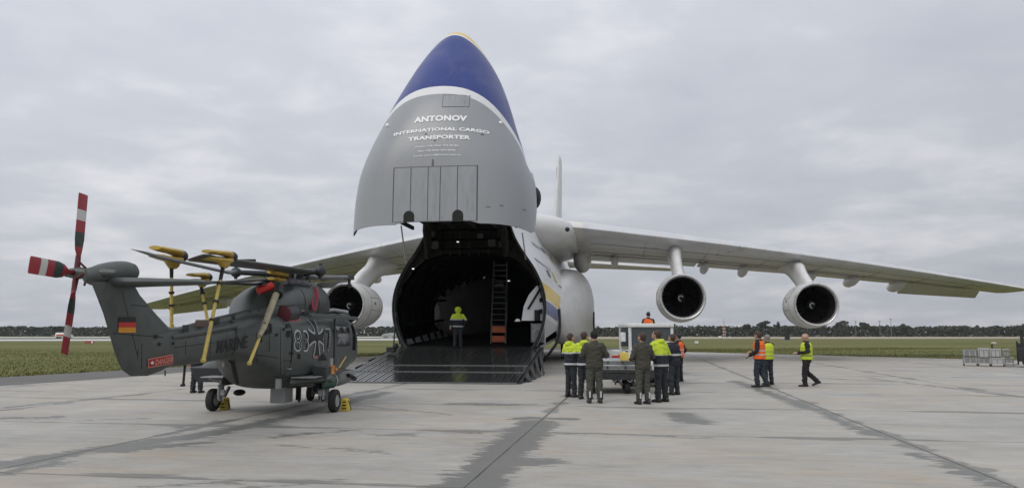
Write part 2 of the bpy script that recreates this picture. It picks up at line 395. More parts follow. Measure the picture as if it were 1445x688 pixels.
sheet('asphalt_shoulder', [(-70, -60), (20, -60), (20, 96), (lft[1].x, 96), (lft[1].x, lft[1].y), (lft[0].x, lft[0].y)], -.022, M_asph)
cle = ext(cl0, cl1, 2.6)
cls = ext(cl0, cl1, -1.9)
grs = ext(gr1, gr0, 3.5)
sheet('apron', [(-60, -60), (90, -60), (grs.x, grs.y), (gr0.x, gr0.y), (gr1.x, gr1.y), (gm.x, gm.y), (cle.x, min(cle.y, gm.y)), (cls.x, cls.y)], -.014, M_conc)
ap = bpy.data.objects['apron']
# slabs, each one its own block; the joint filler lies between and below them
fj = MB(); A0 = Vector((SLAB_A.x, SLAB_A.y, 0))
NU0, NU1, NV0, NV1 = -2, 9, -3, 5
corners = [A0 + ux * (NU0 * SLN) + vx * (NV0 * SW), A0 + ux * (NU0 * SLN) + vx * (NV1 * SW), A0 + ux * (NU1 * SLN) + vx * (NV1 * SW), A0 + ux * (NU1 * SLN) + vx * (NV0 * SW)]
fj.add([(p.x, p.y, -.010) for p in corners], [(0, 1, 2, 3)])
fo = fj.build('joint_filler', mat('joint_filler', (.17, .165, .15), .9, scale=2, var=.4), ap, smooth=0)
sm = MB(); hw, hl, ch = SW / 2 - .014, SLN / 2 - .016, .006
sm.add([(x * (hw - k), y * (hl - k), z) for z, k in ((-.009, 0), (-.001, 0), (.003, ch)) for x, y in ((-1, -1), (1, -1), (1, 1), (-1, 1))],
       [(8, 9, 10, 11)] + [(r * 4 + i, r * 4 + (i + 1) % 4, r * 4 + 4 + (i + 1) % 4, r * 4 + 4 + i) for r in (0, 1) for i in range(4)])
slab0 = None
L3 = cl1 - cl0
for iu in range(NU0, NU1):
    for iv in range(NV0, NV1):
        c = A0 + ux * ((iu + .5) * SLN) + vx * ((iv + .5) * SW)
        cs = [c + ux * (a * SLN / 2) + vx * (q * SW / 2) for a in (-1, 1) for q in (-1, 1)]
        if any(((p - cl0).x * L3.y - (p - cl0).y * L3.x) < .2 for p in cs): continue      # outside the apron edge
        if slab0 is None: slab0 = sm.build('slab', M_conc, ap, smooth=0); o = slab0
        else: o = inst(slab0, 'slab', ap)
        o.location = (c.x, c.y, 0); o.rotation_euler = (0, 0, -HEAD)
# strips of runway far away
def far_strip(name, px0, px1, ya0, yb0, ya1, yb1, m, z=-.018):
    p = [ground(px0, ya0), ground(px1, ya1), ground(px1, yb1), ground(px0, yb0)]
    sheet(name, [(q.x, q.y) for q in p], z, m)
far_strip('taxiway', -260, 700, 481, 478.6, 479.2, 477.0, M_run)
far_strip('runway', -260, 700, 476.6, 475.2, 475.6, 474.4, M_run, -.016)
far_strip('runway_section', 780, 1700, 477.6, 475.0, 477.2, 474.8, mat('runway_dry', (.33, .28, .22), .9, var=.1, scale=.02), -.02)

# grass tufts near the apron edge: nobody could count them
tv = []; tf = []
def tufts(a, b, depth, cnt, inward, mh=.13):
    n_ = Vector((-(b - a).y, (b - a).x, 0)).normalized() * inward
    for _ in range(cnt):
        p = a + (b - a) * random.random() + n_ * (depth * random.random() ** 1.7); h = mh * random.uniform(.4, 1.3); an = random.random() * 6.28
        d = Vector((math.cos(an), math.sin(an), 0)) * random.uniform(.012, .035); k = len(tv)
        tv.extend([(p.x - d.x, p.y - d.y, -.03), (p.x + d.x, p.y + d.y, -.03), (p.x + random.uniform(-.06, .06), p.y + random.uniform(-.06, .06), h)]); tf.append((k, k + 1, k + 2))
tufts(gl0, ext(gl0, gl1, 1.2), 90, 30000, 1, .06); tufts(gr0, gr1, 70, 12000, -1, .06); tufts(gr1, gm, 40, 9000, -1, .09)
me = bpy.data.meshes.new('grass'); me.from_pydata(tv, [], tf); me.materials.append(M_grass)
go = bpy.data.objects.new('grass', me); col.objects.link(go)
tag(go, 'rough short grass of the airfield along the edge of the concrete apron', 'grass'); go['kind'] = 'stuff'

# ================================================================= FAR BACKGROUND
def leaf_mat(name, a, b_):
    m = bpy.data.materials.new(name); m.use_nodes = True; nt = m.node_tree; N = nt.nodes; L = nt.links; b = N['Principled BSDF']
    g = N.new('ShaderNodeNewGeometry'); n = N.new('ShaderNodeTexNoise'); n.inputs['Scale'].default_value = .12; n.inputs['Detail'].default_value = 5; L.new(g.outputs['Position'], n.inputs['Vector'])
    ad = N.new('ShaderNodeMath'); ad.operation = 'ADD'; L.new(n.outputs[0], ad.inputs[0]); L.new(g.outputs['Random Per Island'], ad.inputs[1])
    r = N.new('ShaderNodeMapRange'); r.inputs[1].default_value = .3; r.inputs[2].default_value = 1.2; L.new(ad.outputs[0], r.inputs[0])
    mx = N.new('ShaderNodeMix'); mx.data_type = 'RGBA'; mx.inputs[6].default_value = (*a, 1); mx.inputs[7].default_value = (*b_, 1); L.new(r.outputs[0], mx.inputs[0]); L.new(mx.outputs[2], b.inputs['Base Color'])
    b.inputs['Roughness'].default_value = 1; b.inputs['Specular IOR Level'].default_value = .1
    return m
M_leaf = leaf_mat('wood_foliage', (.022, .030, .018), (.060, .066, .038))
M_bark = mat('bark', (.06, .05, .04), .9, scale=2)
def clump(vs, fs, c, rx, rz, cnt, s):
    for _ in range(cnt):
        d = Vector((random.gauss(0, 1), random.gauss(0, 1), random.gauss(0, 1))).normalized() * random.uniform(.55, 1.0)
        p = c + Vector((d.x * rx, d.y * rx, d.z * rz)); a = Vector((random.gauss(0, 1), random.gauss(0, .5), random.gauss(0, 1))).normalized() * s * random.uniform(.6, 1.3)
        q = Vector((random.gauss(0, 1), random.gauss(0, 1), random.gauss(0, 1))).normalized().cross(a).normalized() * s * random.uniform(.5, 1)
        k = len(vs); vs.extend([p - a, p - q, p + a, p + q]); fs.append((k, k + 1, k + 2, k + 3))
vs = []; fs = []
def wood(pxa, pxb, D, h0, step, prof=None):
    px = pxa
    while px < pxb:
        Y = D * random.uniform(.96, 1.06); base = at(px, 471, Y); base.z = 0
        h = h0 * (.80 + .22 * noise.noise(Vector((px * .012, D, 3))) + .16 * noise.noise(Vector((px * .06, D, 9))) + random.uniform(-.05, .08))
        if prof: h *= prof(px)
        z = 1.2
        while z < h - .5:
            clump(vs, fs, base + Vector((random.uniform(-2, 2), random.uniform(-4, 4), min(z, h - 1.2))), 3.2, 1.7, 9, 1.0); z += 1.7
        clump(vs, fs, base + Vector((0, 0, h - 1.1)), 2.2, 1.3, 9, .8)
        px += step * random.uniform(.7, 1.3)
wood(-330, 640, 620, 8.8, 3.6); wood(-330, 640, 640, 8.6, 4.5); wood(780, 1790, 560, 8.6, 3.4, lambda p: 1 - .12 * max(0, min(1, (1000 - p) / 150))); wood(780, 1790, 580, 8.9, 4.5)
me = bpy.data.meshes.new('distant_wood'); me.from_pydata([tuple(v) for v in vs], [], fs); me.materials.append(M_leaf)
wo = bpy.data.objects.new('distant_wood', me); col.objects.link(wo); tag(wo, 'long dark belt of woodland along the horizon behind the airfield', 'wood'); wo['kind'] = 'stuff'
def far_tree(px, top, width_px, label, bare=1.0):
    Y = 545; b = at(px, 471, Y); b.z = 0; H = at(px, top, Y).z; rw = width_px / F * Y / 2
    t = thing('broadleaf_tree', label, 'tree', b, 0, 'taller trees standing out of the wood')
    mb = MB(); mb.tube([(0, 0, 0), (0.1, 0, H * .4), (0, 0, H * .85)], [.35, .28, .08], 7)
    for k in range(6):
        an = k * 1.05; mb.tube([(0, 0, H * (.35 + .06 * k)), (math.cos(an) * rw * .6, math.sin(an) * rw * .5, H * (.55 + .06 * k))], [.16, .05], 5)
    mb.build('trunk', M_bark, t)
    v = []; f = []
    for k in range(16):
        an = random.random() * 6.28; rr = rw * random.uniform(.15, .72); zz = H * random.uniform(.55, .9)
        clump(v, f, Vector((math.cos(an) * rr, math.sin(an) * rr, zz)), rw * .30, H * .09, int(34 * bare), .55)
    me = bpy.data.meshes.new('crown'); me.from_pydata([tuple(q) for q in v], [], f); me.materials.append(M_leaf)
    o = bpy.data.objects.new('crown', me); col.objects.link(o); o.parent = t
far_tree(1078, 451.5, 24, 'widest round crowned tree, above the orange vest walker')
far_tree(1097, 453, 11, 'narrow tree just right of the widest round crowned tree', .7)
far_tree(1055, 456.5, 16, 'low rounded tree left of the widest round crowned tree')
far_tree(1188, 451.5, 22, 'round tree rising right beside the outer engine')
far_tree(1220, 453.5, 16, 'second round tree to the right of the outer engine')
far_tree(1277, 456, 18, 'low broad tree right of the thin radar mast on the horizon')
far_tree(80, 459, 26, 'slightly taller tree in the wood left of the tail rotor', .9)
# marker mast red and white
M_red = mat('signal_red', (.55, .05, .035), .5); M_whitep = mat('white_paint', (.75, .75, .73), .45, var=.06); M_grey = mat('grey_steel', (.28, .29, .29), .45, .5)
def mast(px, top, Y, label, kind):
    b = at(px, 471, Y); b.z = 0; H = at(px, top, Y).z
    t = thing('radio_mast' if kind else 'light_mast', label, 'mast', b, 0)
    if kind == 1:
        for i in range(8):
            mb = MB()
            for sx in (-.4, .4): mb.tube([(sx, 0, H * .55 * i / 8), (sx, 0, H * .55 * (i + 1) / 8)], .11, 6)
            mb.tube([(-.4, 0, H * .55 * (i + .5) / 8), (.4, 0, H * .55 * (i + .5) / 8)], .07, 5)
            mb.build('mast_section', M_red if i % 2 else M_whitep, t)
        MB().tube([(0, 0, H * .5), (0, 0, H)], [.12, .07], 6).build('pole', M_grey, t)
    else:
        MB().tube([(0, 0, 0), (0, 0, H)], [.16, .1], 6).build('pole', M_grey, t)
        MB().box((0, 0, H - .6), (1.3, .6, .5)).box((0, 0, H - 1.9), (.8, .8, .25)).build('head', M_grey, t)
mast(1022, 447, 330, 'red and white marker mast with thin aerial beyond the right grass', 1)
mast(1258, 448.5, 530, 'thin grey radar mast above the wood on the right', 0)
mast(1208, 452, 530, 'thin grey light mast just left of the second round tree', 0)
mast(1242, 452, 530, 'thin grey light mast left of the radar mast', 0)
mast(98, 453, 560, 'thin grey mast rising from the wood behind the lower tail rotor blade', 0)
# far buildings and airfield furniture
def hangar(px0, px1, base, top, Y, label, arch=True):
    a = at(px0, base, Y); b = at(px1, base, Y); H = at(px0, top, Y).z; Wd = b.x - a.x
    t = thing('hangar', label, 'hangar', (a.x, Y, 0)); mb = MB(); n = 14
    out = [(0, H * .45)] + [(Wd * (.5 - .5 * math.cos(math.pi * i / n)) * .98 + Wd * .01, H * .45 + H * .55 * math.sin(math.pi * i / n) ** .8) for i in range(1, n)] + [(Wd, H * .45)]
    mb.prism([(x, 0, z) for x, z in out], (0, 18, 0)).build('roof', mat('hangar_roof', (.42, .45, .45), .5, var=.15, scale=.4), t, smooth=40)
    MB().box((Wd / 2, 9, H * .22), (Wd * .99, 17.6, H * .45)).build('wall', mat('hangar_wall', (.5, .5, .48), .6), t)
    for k in range(5): MB().box((Wd * (.1 + .2 * k), .1, H * .2), (Wd * .1, .12, H * .3)).build('door', mat('hangar_door', (.22, .25, .27), .5), t)
hangar(226, 300, 474, 466.5, 420, 'pale curved roof hangar beyond the runway between fin and propeller blade')
hangar(538, 600, 475, 468.5, 330, 'low white shelter left of the cargo opening at the horizon')
def small_box_thing(name, label, cat, px, py, w_, h_, d_, m, parts=None):
    g = ground(px, py); t = thing(name, label, cat, g)
    MB().box((0, 0, h_ * .55), (w_, d_, h_ * .8)).build('body', m, t, bevel=.02); MB().box((0, 0, h_ * .05), (w_ * 1.2, d_ * 1.2, h_ * .12)).build('base', M_grey, t)
    MB().box((0, 0, h_ * .98), (w_ * 1.06, d_ * 1.06, h_ * .07)).build('lid', m, t)
    return t
small_box_thing('marker_box', 'dark square marker box on the far grass between the walkers', 'marker', 1111, 480, 1.1, 1.3, 1.0, mat('dark_box', (.02, .02, .025), .6))
small_box_thing('marker_light', 'small white marker on the grass below the inner left engine', 'marker', 983, 484.5, .55, .5, .5, M_whitep)
small_box_thing('marker_light', 'small white marker left of the red and white mast foot', 'marker', 1016, 477.5, .9, 1.0, .8, M_whitep)
small_box_thing('marker_light', 'small white marker right of the red and white mast foot', 'marker', 1030, 477.5, .7, .8, .6, M_whitep)
# red taxi sign in the left grass
g = ground(126, 486); t = thing('taxiway_sign', 'low red and white taxiway sign in the grass left of the tail fin', 'sign', g)
MB().box((0, 0, .42), (1.5, .2, .4)).build('board', mat('sign_red', (.35, .06, .04), .6), t); 
for sx in (-.9, .9): MB().box((sx, 0, .12), (.1, .1, .28)).build('leg', M_grey, t)
MB().box((.5, -.11, .42), (.3, .03, .3)).build('panel', M_whitep, t)
g = ground(90, 476); t = thing('parked_car', 'tiny red and white van parked beyond the runway at far left', 'car', (g.x * .8, g.y * .8, 0))
MB().loft([sring(x, hw_, .5, zt, 12, 4) for x, hw_, zt in ((-3, .9, 1.8), (-2.8, 1, 2.3), (1.2, 1, 2.3), (2.2, 1, 1.5), (3.2, .95, 1.3), (3.3, .8, 1.1))]).build('body', M_whitep, t)
MB().box((-.6, -1.02, 1.3), (3.6, .05, .5)).build('stripe', M_red, t)
for sx in (-2, 2):
    for sy in (-.85, .85): MB().lathe([(-.12, 0), (-.12, .38), (.12, .38), (.12, 0)], (sx, sy, .38), (0, 1, 0), 12).build('wheel', mat('rubber', (.018, .018, .018), .8, scale=8), t)
M_rub = MT['rubber']

# ================================================================= AIR
hz = MB(); hz.box((0, 480, 30.0), (2600, 1500, 62.4)); hzo = hz.build('haze', None, None, smooth=0); hzo['kind'] = 'stuff'
hm_ = bpy.data.materials.new('haze_air'); hm_.use_nodes = True; hn = hm_.node_tree; hn.nodes.clear()
ho = hn.nodes.new('ShaderNodeOutputMaterial'); hv = hn.nodes.new('ShaderNodeVolumePrincipled'); hn.links.new(hv.outputs[0], ho.inputs['Volume'])
hv.inputs['Color'].default_value = (.80, .84, .92, 1); hv.inputs['Density'].default_value = .00012; hv.inputs['Anisotropy'].default_value = .2
hzo.data.materials.append(hm_)
tag(hzo, 'pale thin haze in the air over the whole airfield', 'haze')
# ================================================================= CARGO AIRCRAFT
AH = R(8.0); AC = Vector((-2.0, 35.0, 0))
plane = thing('cargo_aircraft', 'giant white four engined cargo aircraft with its nose visor swung up and loading ramp down', 'aircraft', AC, -AH)
PM = Matrix.Translation(AC) @ Matrix.Rotation(-AH, 4, 'Z'); PI_ = PM.inverted()
def AL(px, py, Y): return PI_ @ at(px, py, Y)                     # picture point at a distance, in the aircraft's own frame
def AX(px, py, l):                                                # where the sight line meets the plane x = l of the aircraft
    o = PI_ @ Vector((0, 0, CAMH)); d = (PI_.to_3x3()) @ ray(px, py); t = (l - o.x) / d.x; return o + d * t
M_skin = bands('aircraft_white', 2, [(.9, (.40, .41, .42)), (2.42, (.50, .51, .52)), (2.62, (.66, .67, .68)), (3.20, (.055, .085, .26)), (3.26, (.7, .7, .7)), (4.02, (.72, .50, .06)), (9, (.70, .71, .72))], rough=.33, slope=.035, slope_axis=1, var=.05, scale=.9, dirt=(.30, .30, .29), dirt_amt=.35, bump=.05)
M_white = mat('aircraft_enamel', (.66, .66, .65), .35, var=.06, scale=.8, dirt=(.33, .32, .30), dirt_amt=.35, stretch=(1, .35, 1))
M_wing = mat('wing_paint', (.64, .62, .58), .38, var=.07, scale=.6, dirt=(.36, .35, .32), dirt_amt=.5, stretch=(.5, 1, 1))
M_le = mat('leading_edge_metal', (.60, .61, .62), .3, .25, var=.08, scale=1)
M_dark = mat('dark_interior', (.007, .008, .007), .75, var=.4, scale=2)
M_hold = mat('hold_lining', (.0022, .0026, .0022), .95, var=.5, scale=1.2, spec=0)  # near-black colours put the hold's darkness into lining and frames
M_frame = mat('hold_frame_shade', (.0042, .005, .004), .95, var=.4, scale=3, spec=0)
M_black = mat('black_rubber', (.012, .012, .013), .6, var=.3, scale=5)
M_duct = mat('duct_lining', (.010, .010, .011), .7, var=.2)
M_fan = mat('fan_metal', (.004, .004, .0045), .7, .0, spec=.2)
M_olive = mat('olive_primer', (.016, .016, .012), .8, var=.4, scale=4, dirt=(.006, .006, .005), dirt_amt=.7, spec=.15)
OUT = dense([(0, 0), (1.5, .02), (2.4, .17), (3.05, .65), (3.45, 1.45), (3.62, 2.45), (3.52, 3.4), (3.12, 4.35), (2.62, 5.1), (2.22, 5.8), (1.95, 6.5), (1.55, 7.15), (.95, 7.62), (0, 7.8)], 3)
OUTR = [(x, z) for x, z in OUT[:-1]] + [(-x, z) for x, z in OUT[:0:-1]]      # closed outline, width 7.24, height 7.8
def fring(y, sx, zb, zt, inset=0.0):
    k = (zt - zb) / 7.8
    return [Vector((x * sx * (1 - inset / 3.6), y, zb + inset + (z * (1 - inset / 3.9)) * k)) for x, z in OUTR]
st = [(0, .99, .42, 8.05), (1.5, 1.0, .42, 8.4), (4, 1.0, .5, 8.75), (8, 1.0, .7, 9.0), (14, 1.0, .95, 9.2), (22, 1.0, 1.3, 9.5), (30, 1.0, 1.7, 9.8), (38, .93, 2.4, 10.0), (46, .72, 4.3, 10.3), (54, .42, 7.2, 10.6), (60, .12, 9.3, 10.5)]
mb = MB(); mb.loft([fring(*q) for q in dense(st, 4)], c0=False, c1=True)
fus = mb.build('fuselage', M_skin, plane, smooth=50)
ftree = tree_of(mb)
# rim of the opening and black seal
rm = MB(); rm.loft([fring(0, .99, .42, 8.05), fring(-.09, .985, .45, 8.03), fring(-.09, .985, .45, 8.03, .05), fring(.05, .985, .45, 8.03, .055)], False, False)
rm.build('opening_seal', M_black, plane, smooth=20)
rm = MB(); rm.loft([fring(.02, .985, .45, 8.03, .055), fring(.03, .985, .45, 8.03, .12), fring(.35, .985, .45, 8.03, .14)], False, False)
rm.build('opening_frame', mat('rim_grey', (.035, .038, .036), .5, var=.3), plane, smooth=20)
SLOPE = .042; HFL = 1.18; HCE = 5.25
def hring(y, e=0.0):
    z0 = HFL + SLOPE * y; pts = []
    half = [(3.22, 0), (3.44, .8), (3.45, 1.8), (3.16, 2.8), (2.68, 3.5), (2.1, 4.0), (1.2, 4.22), (0, 4.28)]
    for x, z in half: pts.append(Vector((x - e, y, z0 + z - e)))
    for x, z in half[-2::-1]: pts.append(Vector((-x + e, y, z0 + z - e)))
    return pts
hb = MB(); hb.loft([hring(y) for y in (.3, 2, 8, 14, 20, 25)], False, True, closed=False)  # end wall set forward, shaped so that the hold stays dark
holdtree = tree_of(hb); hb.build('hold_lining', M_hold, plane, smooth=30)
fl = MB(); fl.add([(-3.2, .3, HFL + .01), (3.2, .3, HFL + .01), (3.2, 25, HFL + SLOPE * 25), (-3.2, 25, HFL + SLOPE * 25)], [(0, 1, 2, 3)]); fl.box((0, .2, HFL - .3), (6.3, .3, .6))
fl.build('hold_floor', mat('hold_floor_shade', (.006, .006, .0055), .7, .0, var=.4, scale=2, spec=.15), plane, smooth=0)  # darkness of the hold put into the floor colour too
f0 = None
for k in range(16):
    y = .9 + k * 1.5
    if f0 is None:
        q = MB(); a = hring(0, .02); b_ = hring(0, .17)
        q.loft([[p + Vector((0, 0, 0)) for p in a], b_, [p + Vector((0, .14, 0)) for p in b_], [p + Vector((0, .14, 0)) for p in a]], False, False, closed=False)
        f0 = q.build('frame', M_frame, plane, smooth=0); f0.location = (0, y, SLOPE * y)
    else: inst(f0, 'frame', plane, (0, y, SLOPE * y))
# rails and stowed gear along the walls
for sx in (-1, 1):
    for z in (1.0, 2.1):
        MB().tube([(sx * 3.0, .5, HFL + z), (sx * 3.0, 24.5, HFL + z + 24.5 * SLOPE)], .06, 6).build('wall_rail', M_frame, plane)
for k in range(5):
    q = AL(663 + k * 7, 415, 52 + k); MB().tube([q, q + Vector((.05, 0, -1.9))], .05, 5).build('hanging_strap', mat('strap_web', (.12, .12, .11), .8), plane)
# closed bulkhead above the opening, with its ribs
bk = MB(); hr = hring(0); top = [Vector((x, .25, z)) for x, z in [(3.3, HFL + .1), (3.47, 3.0), (3.05, 4.6), (2.55, 5.45), (2.15, 6.2), (1.9, 6.9), (0, 7.1)]]; top = top + [Vector((-p.x, p.y, p.z)) for p in top[-2::-1]]
hr2 = [Vector((p.x, .25, p.z)) for p in hr]
idx = list(range(len(hr2))); import itertools
def fanstrip(a, b):
    m_ = MB(); n = 40
    def samp(l, t):
        k = t * (len(l) - 1); i = min(int(k), len(l) - 2); return l[i].lerp(l[i + 1], k - i)
    m_.loft([[samp(a, t / n) for t in range(n + 1)], [samp(b, t / n) for t in range(n + 1)]], False, False, closed=False); return m_
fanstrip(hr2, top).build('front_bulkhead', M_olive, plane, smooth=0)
for k in range(9):
    x = -1.8 + k * .45
    MB().box((x, .16, 6.0), (.07, .14, 1.3)).build('bulkhead_rib', M_olive, plane)
for z in (5.62, 6.05, 6.5): MB().box((0, .14, z), (4.0, .16, .06)).build('bulkhead_shelf', M_frame, plane)
for k, (x, z, s_) in enumerate(((1.1, 5.85, .34), (1.55, 5.8, .26), (.55, 6.2, .22), (-1.6, 5.8, .4), (-1.75, 6.3, .3))):
    MB().box((x, -.02, z), (s_, .3, s_ * .9)).build('actuator_box', mat('actuator_grey', (.05, .053, .046), .5, .3, var=.3), plane, bevel=.03)
# visor hinge machinery under the raised nose
for sx in (-1.9, 1.75):
    MB().tube([(sx, .1, 5.4), (sx * .96, -.6, 6.4), (sx * .9, -.8, 7.6)], [.16, .2, .2], 10).tube([(sx, -.2, 5.2), (sx, -.2, 6.2)], .1, 8).build('hinge_arm', M_olive, plane)
# strut rods
for a, b_, d in (((566, 318), (573, 372), 33.6), ((737, 328), (742, 366), 34.3)):
    MB().tube([AL(a[0], a[1], d), AL(b_[0], b_[1], d + .4)], .035, 8).build('visor_rod', mat('rod_metal', (.4, .4, .4), .4, .5), plane)
# hold lamps
M_lamp = emis('hold_lamp_glow', (1, .97, .88), 1.3)
for (px, py), d in zip(((583, 379), (628, 384), (660, 389), (682, 391), (701, 393), (718, 396), (646, 341)), (38, 43.5, 49, 55, 61, 67, 35.2)):
    o_ = PI_ @ Vector((0, 0, CAMH)); dd = (PI_.to_3x3() @ ray(px, py)).normalized(); h_ = holdtree.ray_cast(o_, dd); q = (h_[0] - dd * .35) if h_[0] is not None and py > 350 else AL(px, py, 35.0); r = .04 * (q - o_).length / 38
    MB().ball(q, r, 8, 6, (1.5, 1, .7)).build('hold_lamp', M_lamp, plane)
# white panel painted as door daylight, with struts, just inside the right edge
M_pan = mat('door_daylight', (.86, .87, .88), .5, var=.05)
pts = [(736, 452), (739, 432), (746, 416), (757, 403), (766, 401), (770, 418), (771, 452)]
g = AL(755, 430, 35.5).y
def onY(px, py, y):
    o = PI_ @ Vector((0, 0, CAMH)); d = PI_.to_3x3() @ ray(px, py); t = (y - o.y) / d.y; return o + d * t
MB().prism([onY(a, q, .45) for a, q in pts], (0, .06, 0)).build('side_door_daylight', M_pan, plane, smooth=0)
for a, b_, r in (((745, 436), (763, 406), .05), ((758, 452), (758, 437), .13), ((763, 420), (763, 426), .06), ((763, 436), (763, 442), .07)):
    MB().tube([onY(*a, .37), onY(*b_, .37)], r, 8).build('door_strut', M_black, plane)
MB().prism([onY(a, q, .40) for a, q in ((726, 453), (729, 449), (733, 450), (734, 453))], (0, .06, 0)).build('side_door_daylight', M_pan, plane, smooth=0)
q = MB(); nx, nz = 7, 8; P0, P1 = onY(749, 456, .25), onY(768, 483, .25)
for i in range(nx):
    for j in range(nz): q.v.append(Vector((P0.x + (P1.x - P0.x) * i / (nx - 1), .25 + random.uniform(-.05, .05), P0.z + (P1.z - P0.z) * j / (nz - 1))))
for i in range(nx - 1):
    for j in range(nz - 1): q.f.append((i * nz + j, i * nz + j + 1, (i + 1) * nz + j + 1, (i + 1) * nz + j))
o = q.build('padded_cover', mat('quilted_grey', (.26, .27, .27), .5, var=.4, scale=6), plane, smooth=80); o.modifiers.new('s', 'SOLIDIFY').thickness = .04
MB().tube([onY(769, 462, .2), onY(769, 487, .2)], .03, 8).build('door_strut', mat('light_tube', (.5, .5, .5), .4, .3), plane)
# ---------------- ramp: planks of three sections
RY0, RY1, RZ0, RZ1 = -7.95, .35, .035, HFL - .02
M_ramp = mat('ramp_steel', (.22, .23, .225), .15, .85, var=.3, scale=.7, dirt=(.14, .14, .12), dirt_amt=.5, stretch=(3, .5, 1))
M_ramp2 = mat('ramp_side', (.022, .024, .022), .5, .3, var=.3)
sl = math.atan2(RZ1 - RZ0, RY1 - RY0); LR = math.hypot(RZ1 - RZ0, RY1 - RY0)
secs = [(0.0, 2.02), (2.02, 3.4), (3.4, LR)]; NP = 22; PWD = 6.6 / NP
for (a, b_) in secs:
    base = None; Ln = b_ - a - .05
    for k in range(NP):
        if base is None:
            q = MB(); q.box((0, Ln / 2, -.03), (PWD - .022, Ln, .06)); q.box((-PWD * .22, Ln / 2, .006), (.03, Ln - .03, .012)); q.box((PWD * .22, Ln / 2, .006), (.045, Ln - .03, .022))
            base = q.build('ramp_plank', M_ramp, plane, smooth=0); o = base
        else: o = inst(base, 'ramp_plank', plane)
        x = -3.3 + PWD * (k + .5); o.rotation_euler = (sl, 0, 0)
        o.location = (x, RY0 + (a + .025) * math.cos(sl), RZ0 + (a + .025) * math.sin(sl))
for t_ in (0, 2.02, 3.4):
    MB().box((0, RY0 + t_ * math.cos(sl), RZ0 + t_ * math.sin(sl) + .002), (6.6, .035, .05)).build('ramp_hinge', mat('hinge_bright', (.16, .165, .16), .5, .5), plane)
MB().add([(-3.28, RY0 + .05, .01), (3.28, RY0 + .05, .01), (3.28, RY1, RZ1 - .1), (-3.28, RY1, RZ1 - .1)], [(0, 1, 2, 3)]).build('ramp_underside', M_ramp2, plane, smooth=0)
for sx in (-1, 1):
    MB().prism([(sx * 3.32, RY0 + .1, .01), (sx * 3.32, RY1, RZ1 - .02), (sx * 3.32, RY1, RZ1 - .5), (sx * 3.32, -3.0, .05)], (sx * .1, 0, 0)).build('ramp_side', M_ramp2, plane, smooth=0)
    for k in range(4):
        y = -6.8 + k * 1.6; zt = RZ0 + (y - RY0) * math.tan(sl)
        MB().prism([(sx * 3.44, y, zt + .03), (sx * 3.44, y + .9, zt + .12), (sx * 3.62, y + .75, .02), (sx * 3.62, y + .1, .02)], (0, 0, -.06)).build('ramp_skirt', M_ramp2, plane, smooth=0)
    MB().tube([(sx * 3.4, -1.6, .1), (sx * 3.4, -.2, .9)], .07, 8).build('ramp_jack', M_black, plane)
q = AL(552, 493, 33.5); MB().box(q, (.35, .3, .22)).ball(q + Vector((.2, 0, .15)), .14).tube([q + Vector((.1, 0, .1)), q + Vector((.2, 0, 1.6))], .03, 6).build('jack_foot', M_black, plane)
# ---------------- nose visor, swung up
VB = -6.75
vz = [(5.80, 3.66, 0, 7.3), (7.25, 3.61, .02, 7.3), (8.85, 3.29, .12, 7.2), (10.3, 2.81, .45, 7.0), (11.3, 2.46, .85, 6.7), (12.5, 1.96, 1.6, 6.2), (13.5, 1.42, 2.45, 5.6), (14.25, .90, 3.1, 5.3), (14.68, .50, 3.6, 5.0), (14.86, .12, 4.05, 4.55)]
def vring(z, hw_, vb, vt, inset=0):
    e = min(1, max(0, (z - 8) / 4.5)); sl_ = min(1, max(0, (8.6 - z) / 2.6)); out = []
    n_ = len(OUT)
    def pos(i, sg):
        x, v = OUT[i]; t = math.pi * i / (n_ - 1); x2 = 3.62 * math.sin(t); v2 = (1 - math.cos(t)) / 2
        x = x * (1 - e) + x2 * e; v = (v / 7.8) * (1 - e) + v2 * e; dv = vb + inset + (vt - vb - 2 * inset) * v
        fl = 1 + .03 * sl_ * min(1, dv / 2.0)
        return Vector((sg * x * (hw_ - inset) / 3.62 * fl * .982 - .09 + .08 * min(1, max(0, (z - 8.5) / 3)), VB + dv, z + sl_ * (-.11 * min(dv, 1.9) + min(2.5, 1.5 * max(0, dv - 1.9)))))
    return [pos(i, 1) for i in range(n_ - 1)] + [pos(i, -1) for i in range(n_ - 1, 0, -1)]
vd = dense(vz, 5)
vis = MB(); rings = [vring(*q) for q in vd]
notch = onY(614, 312, VB)                      # the row of belly panels ends higher than the rim beside it
xl, xr, zn = onY(556, 318, VB + .1).x, onY(672, 316, VB + .05).x, onY(640, 312, VB).z
def inner(x): return xl < x < xr
r0 = rings[0]
for p in r0:
    if p.y < VB + .9 and inner(p.x): p.z = zn
# more points near the notch edges so that it ends cleanly
vis.loft(rings, False, True)
vbm = vis.build('nose_visor', None, plane, smooth=50)
vtree = tree_of(vis)
M_vis = bands('visor_livery', 1, [(2.20, (.285, .298, .312)), (2.66, (.70, .71, .71)), (30, (.007, .028, .19))], rough=.34, slope=.75, slope_axis=2, var=.045, scale=.9, dirt=(.22, .22, .22), dirt_amt=.22, bump=.06)
nt = M_vis.node_tree; N = nt.nodes; L = nt.links; pb = N['Principled BSDF']; src = pb.inputs['Base Color'].links[0].from_socket
tc = N.new('ShaderNodeTexCoord'); sp = N.new('ShaderNodeSeparateXYZ'); L.new(tc.outputs['Object'], sp.inputs[0])
sl3 = N.new('ShaderNodeMath'); sl3.operation = 'MULTIPLY_ADD'; L.new(sp.outputs[2], sl3.inputs[0]); sl3.inputs[1].default_value = .25; L.new(sp.outputs[1], sl3.inputs[2])
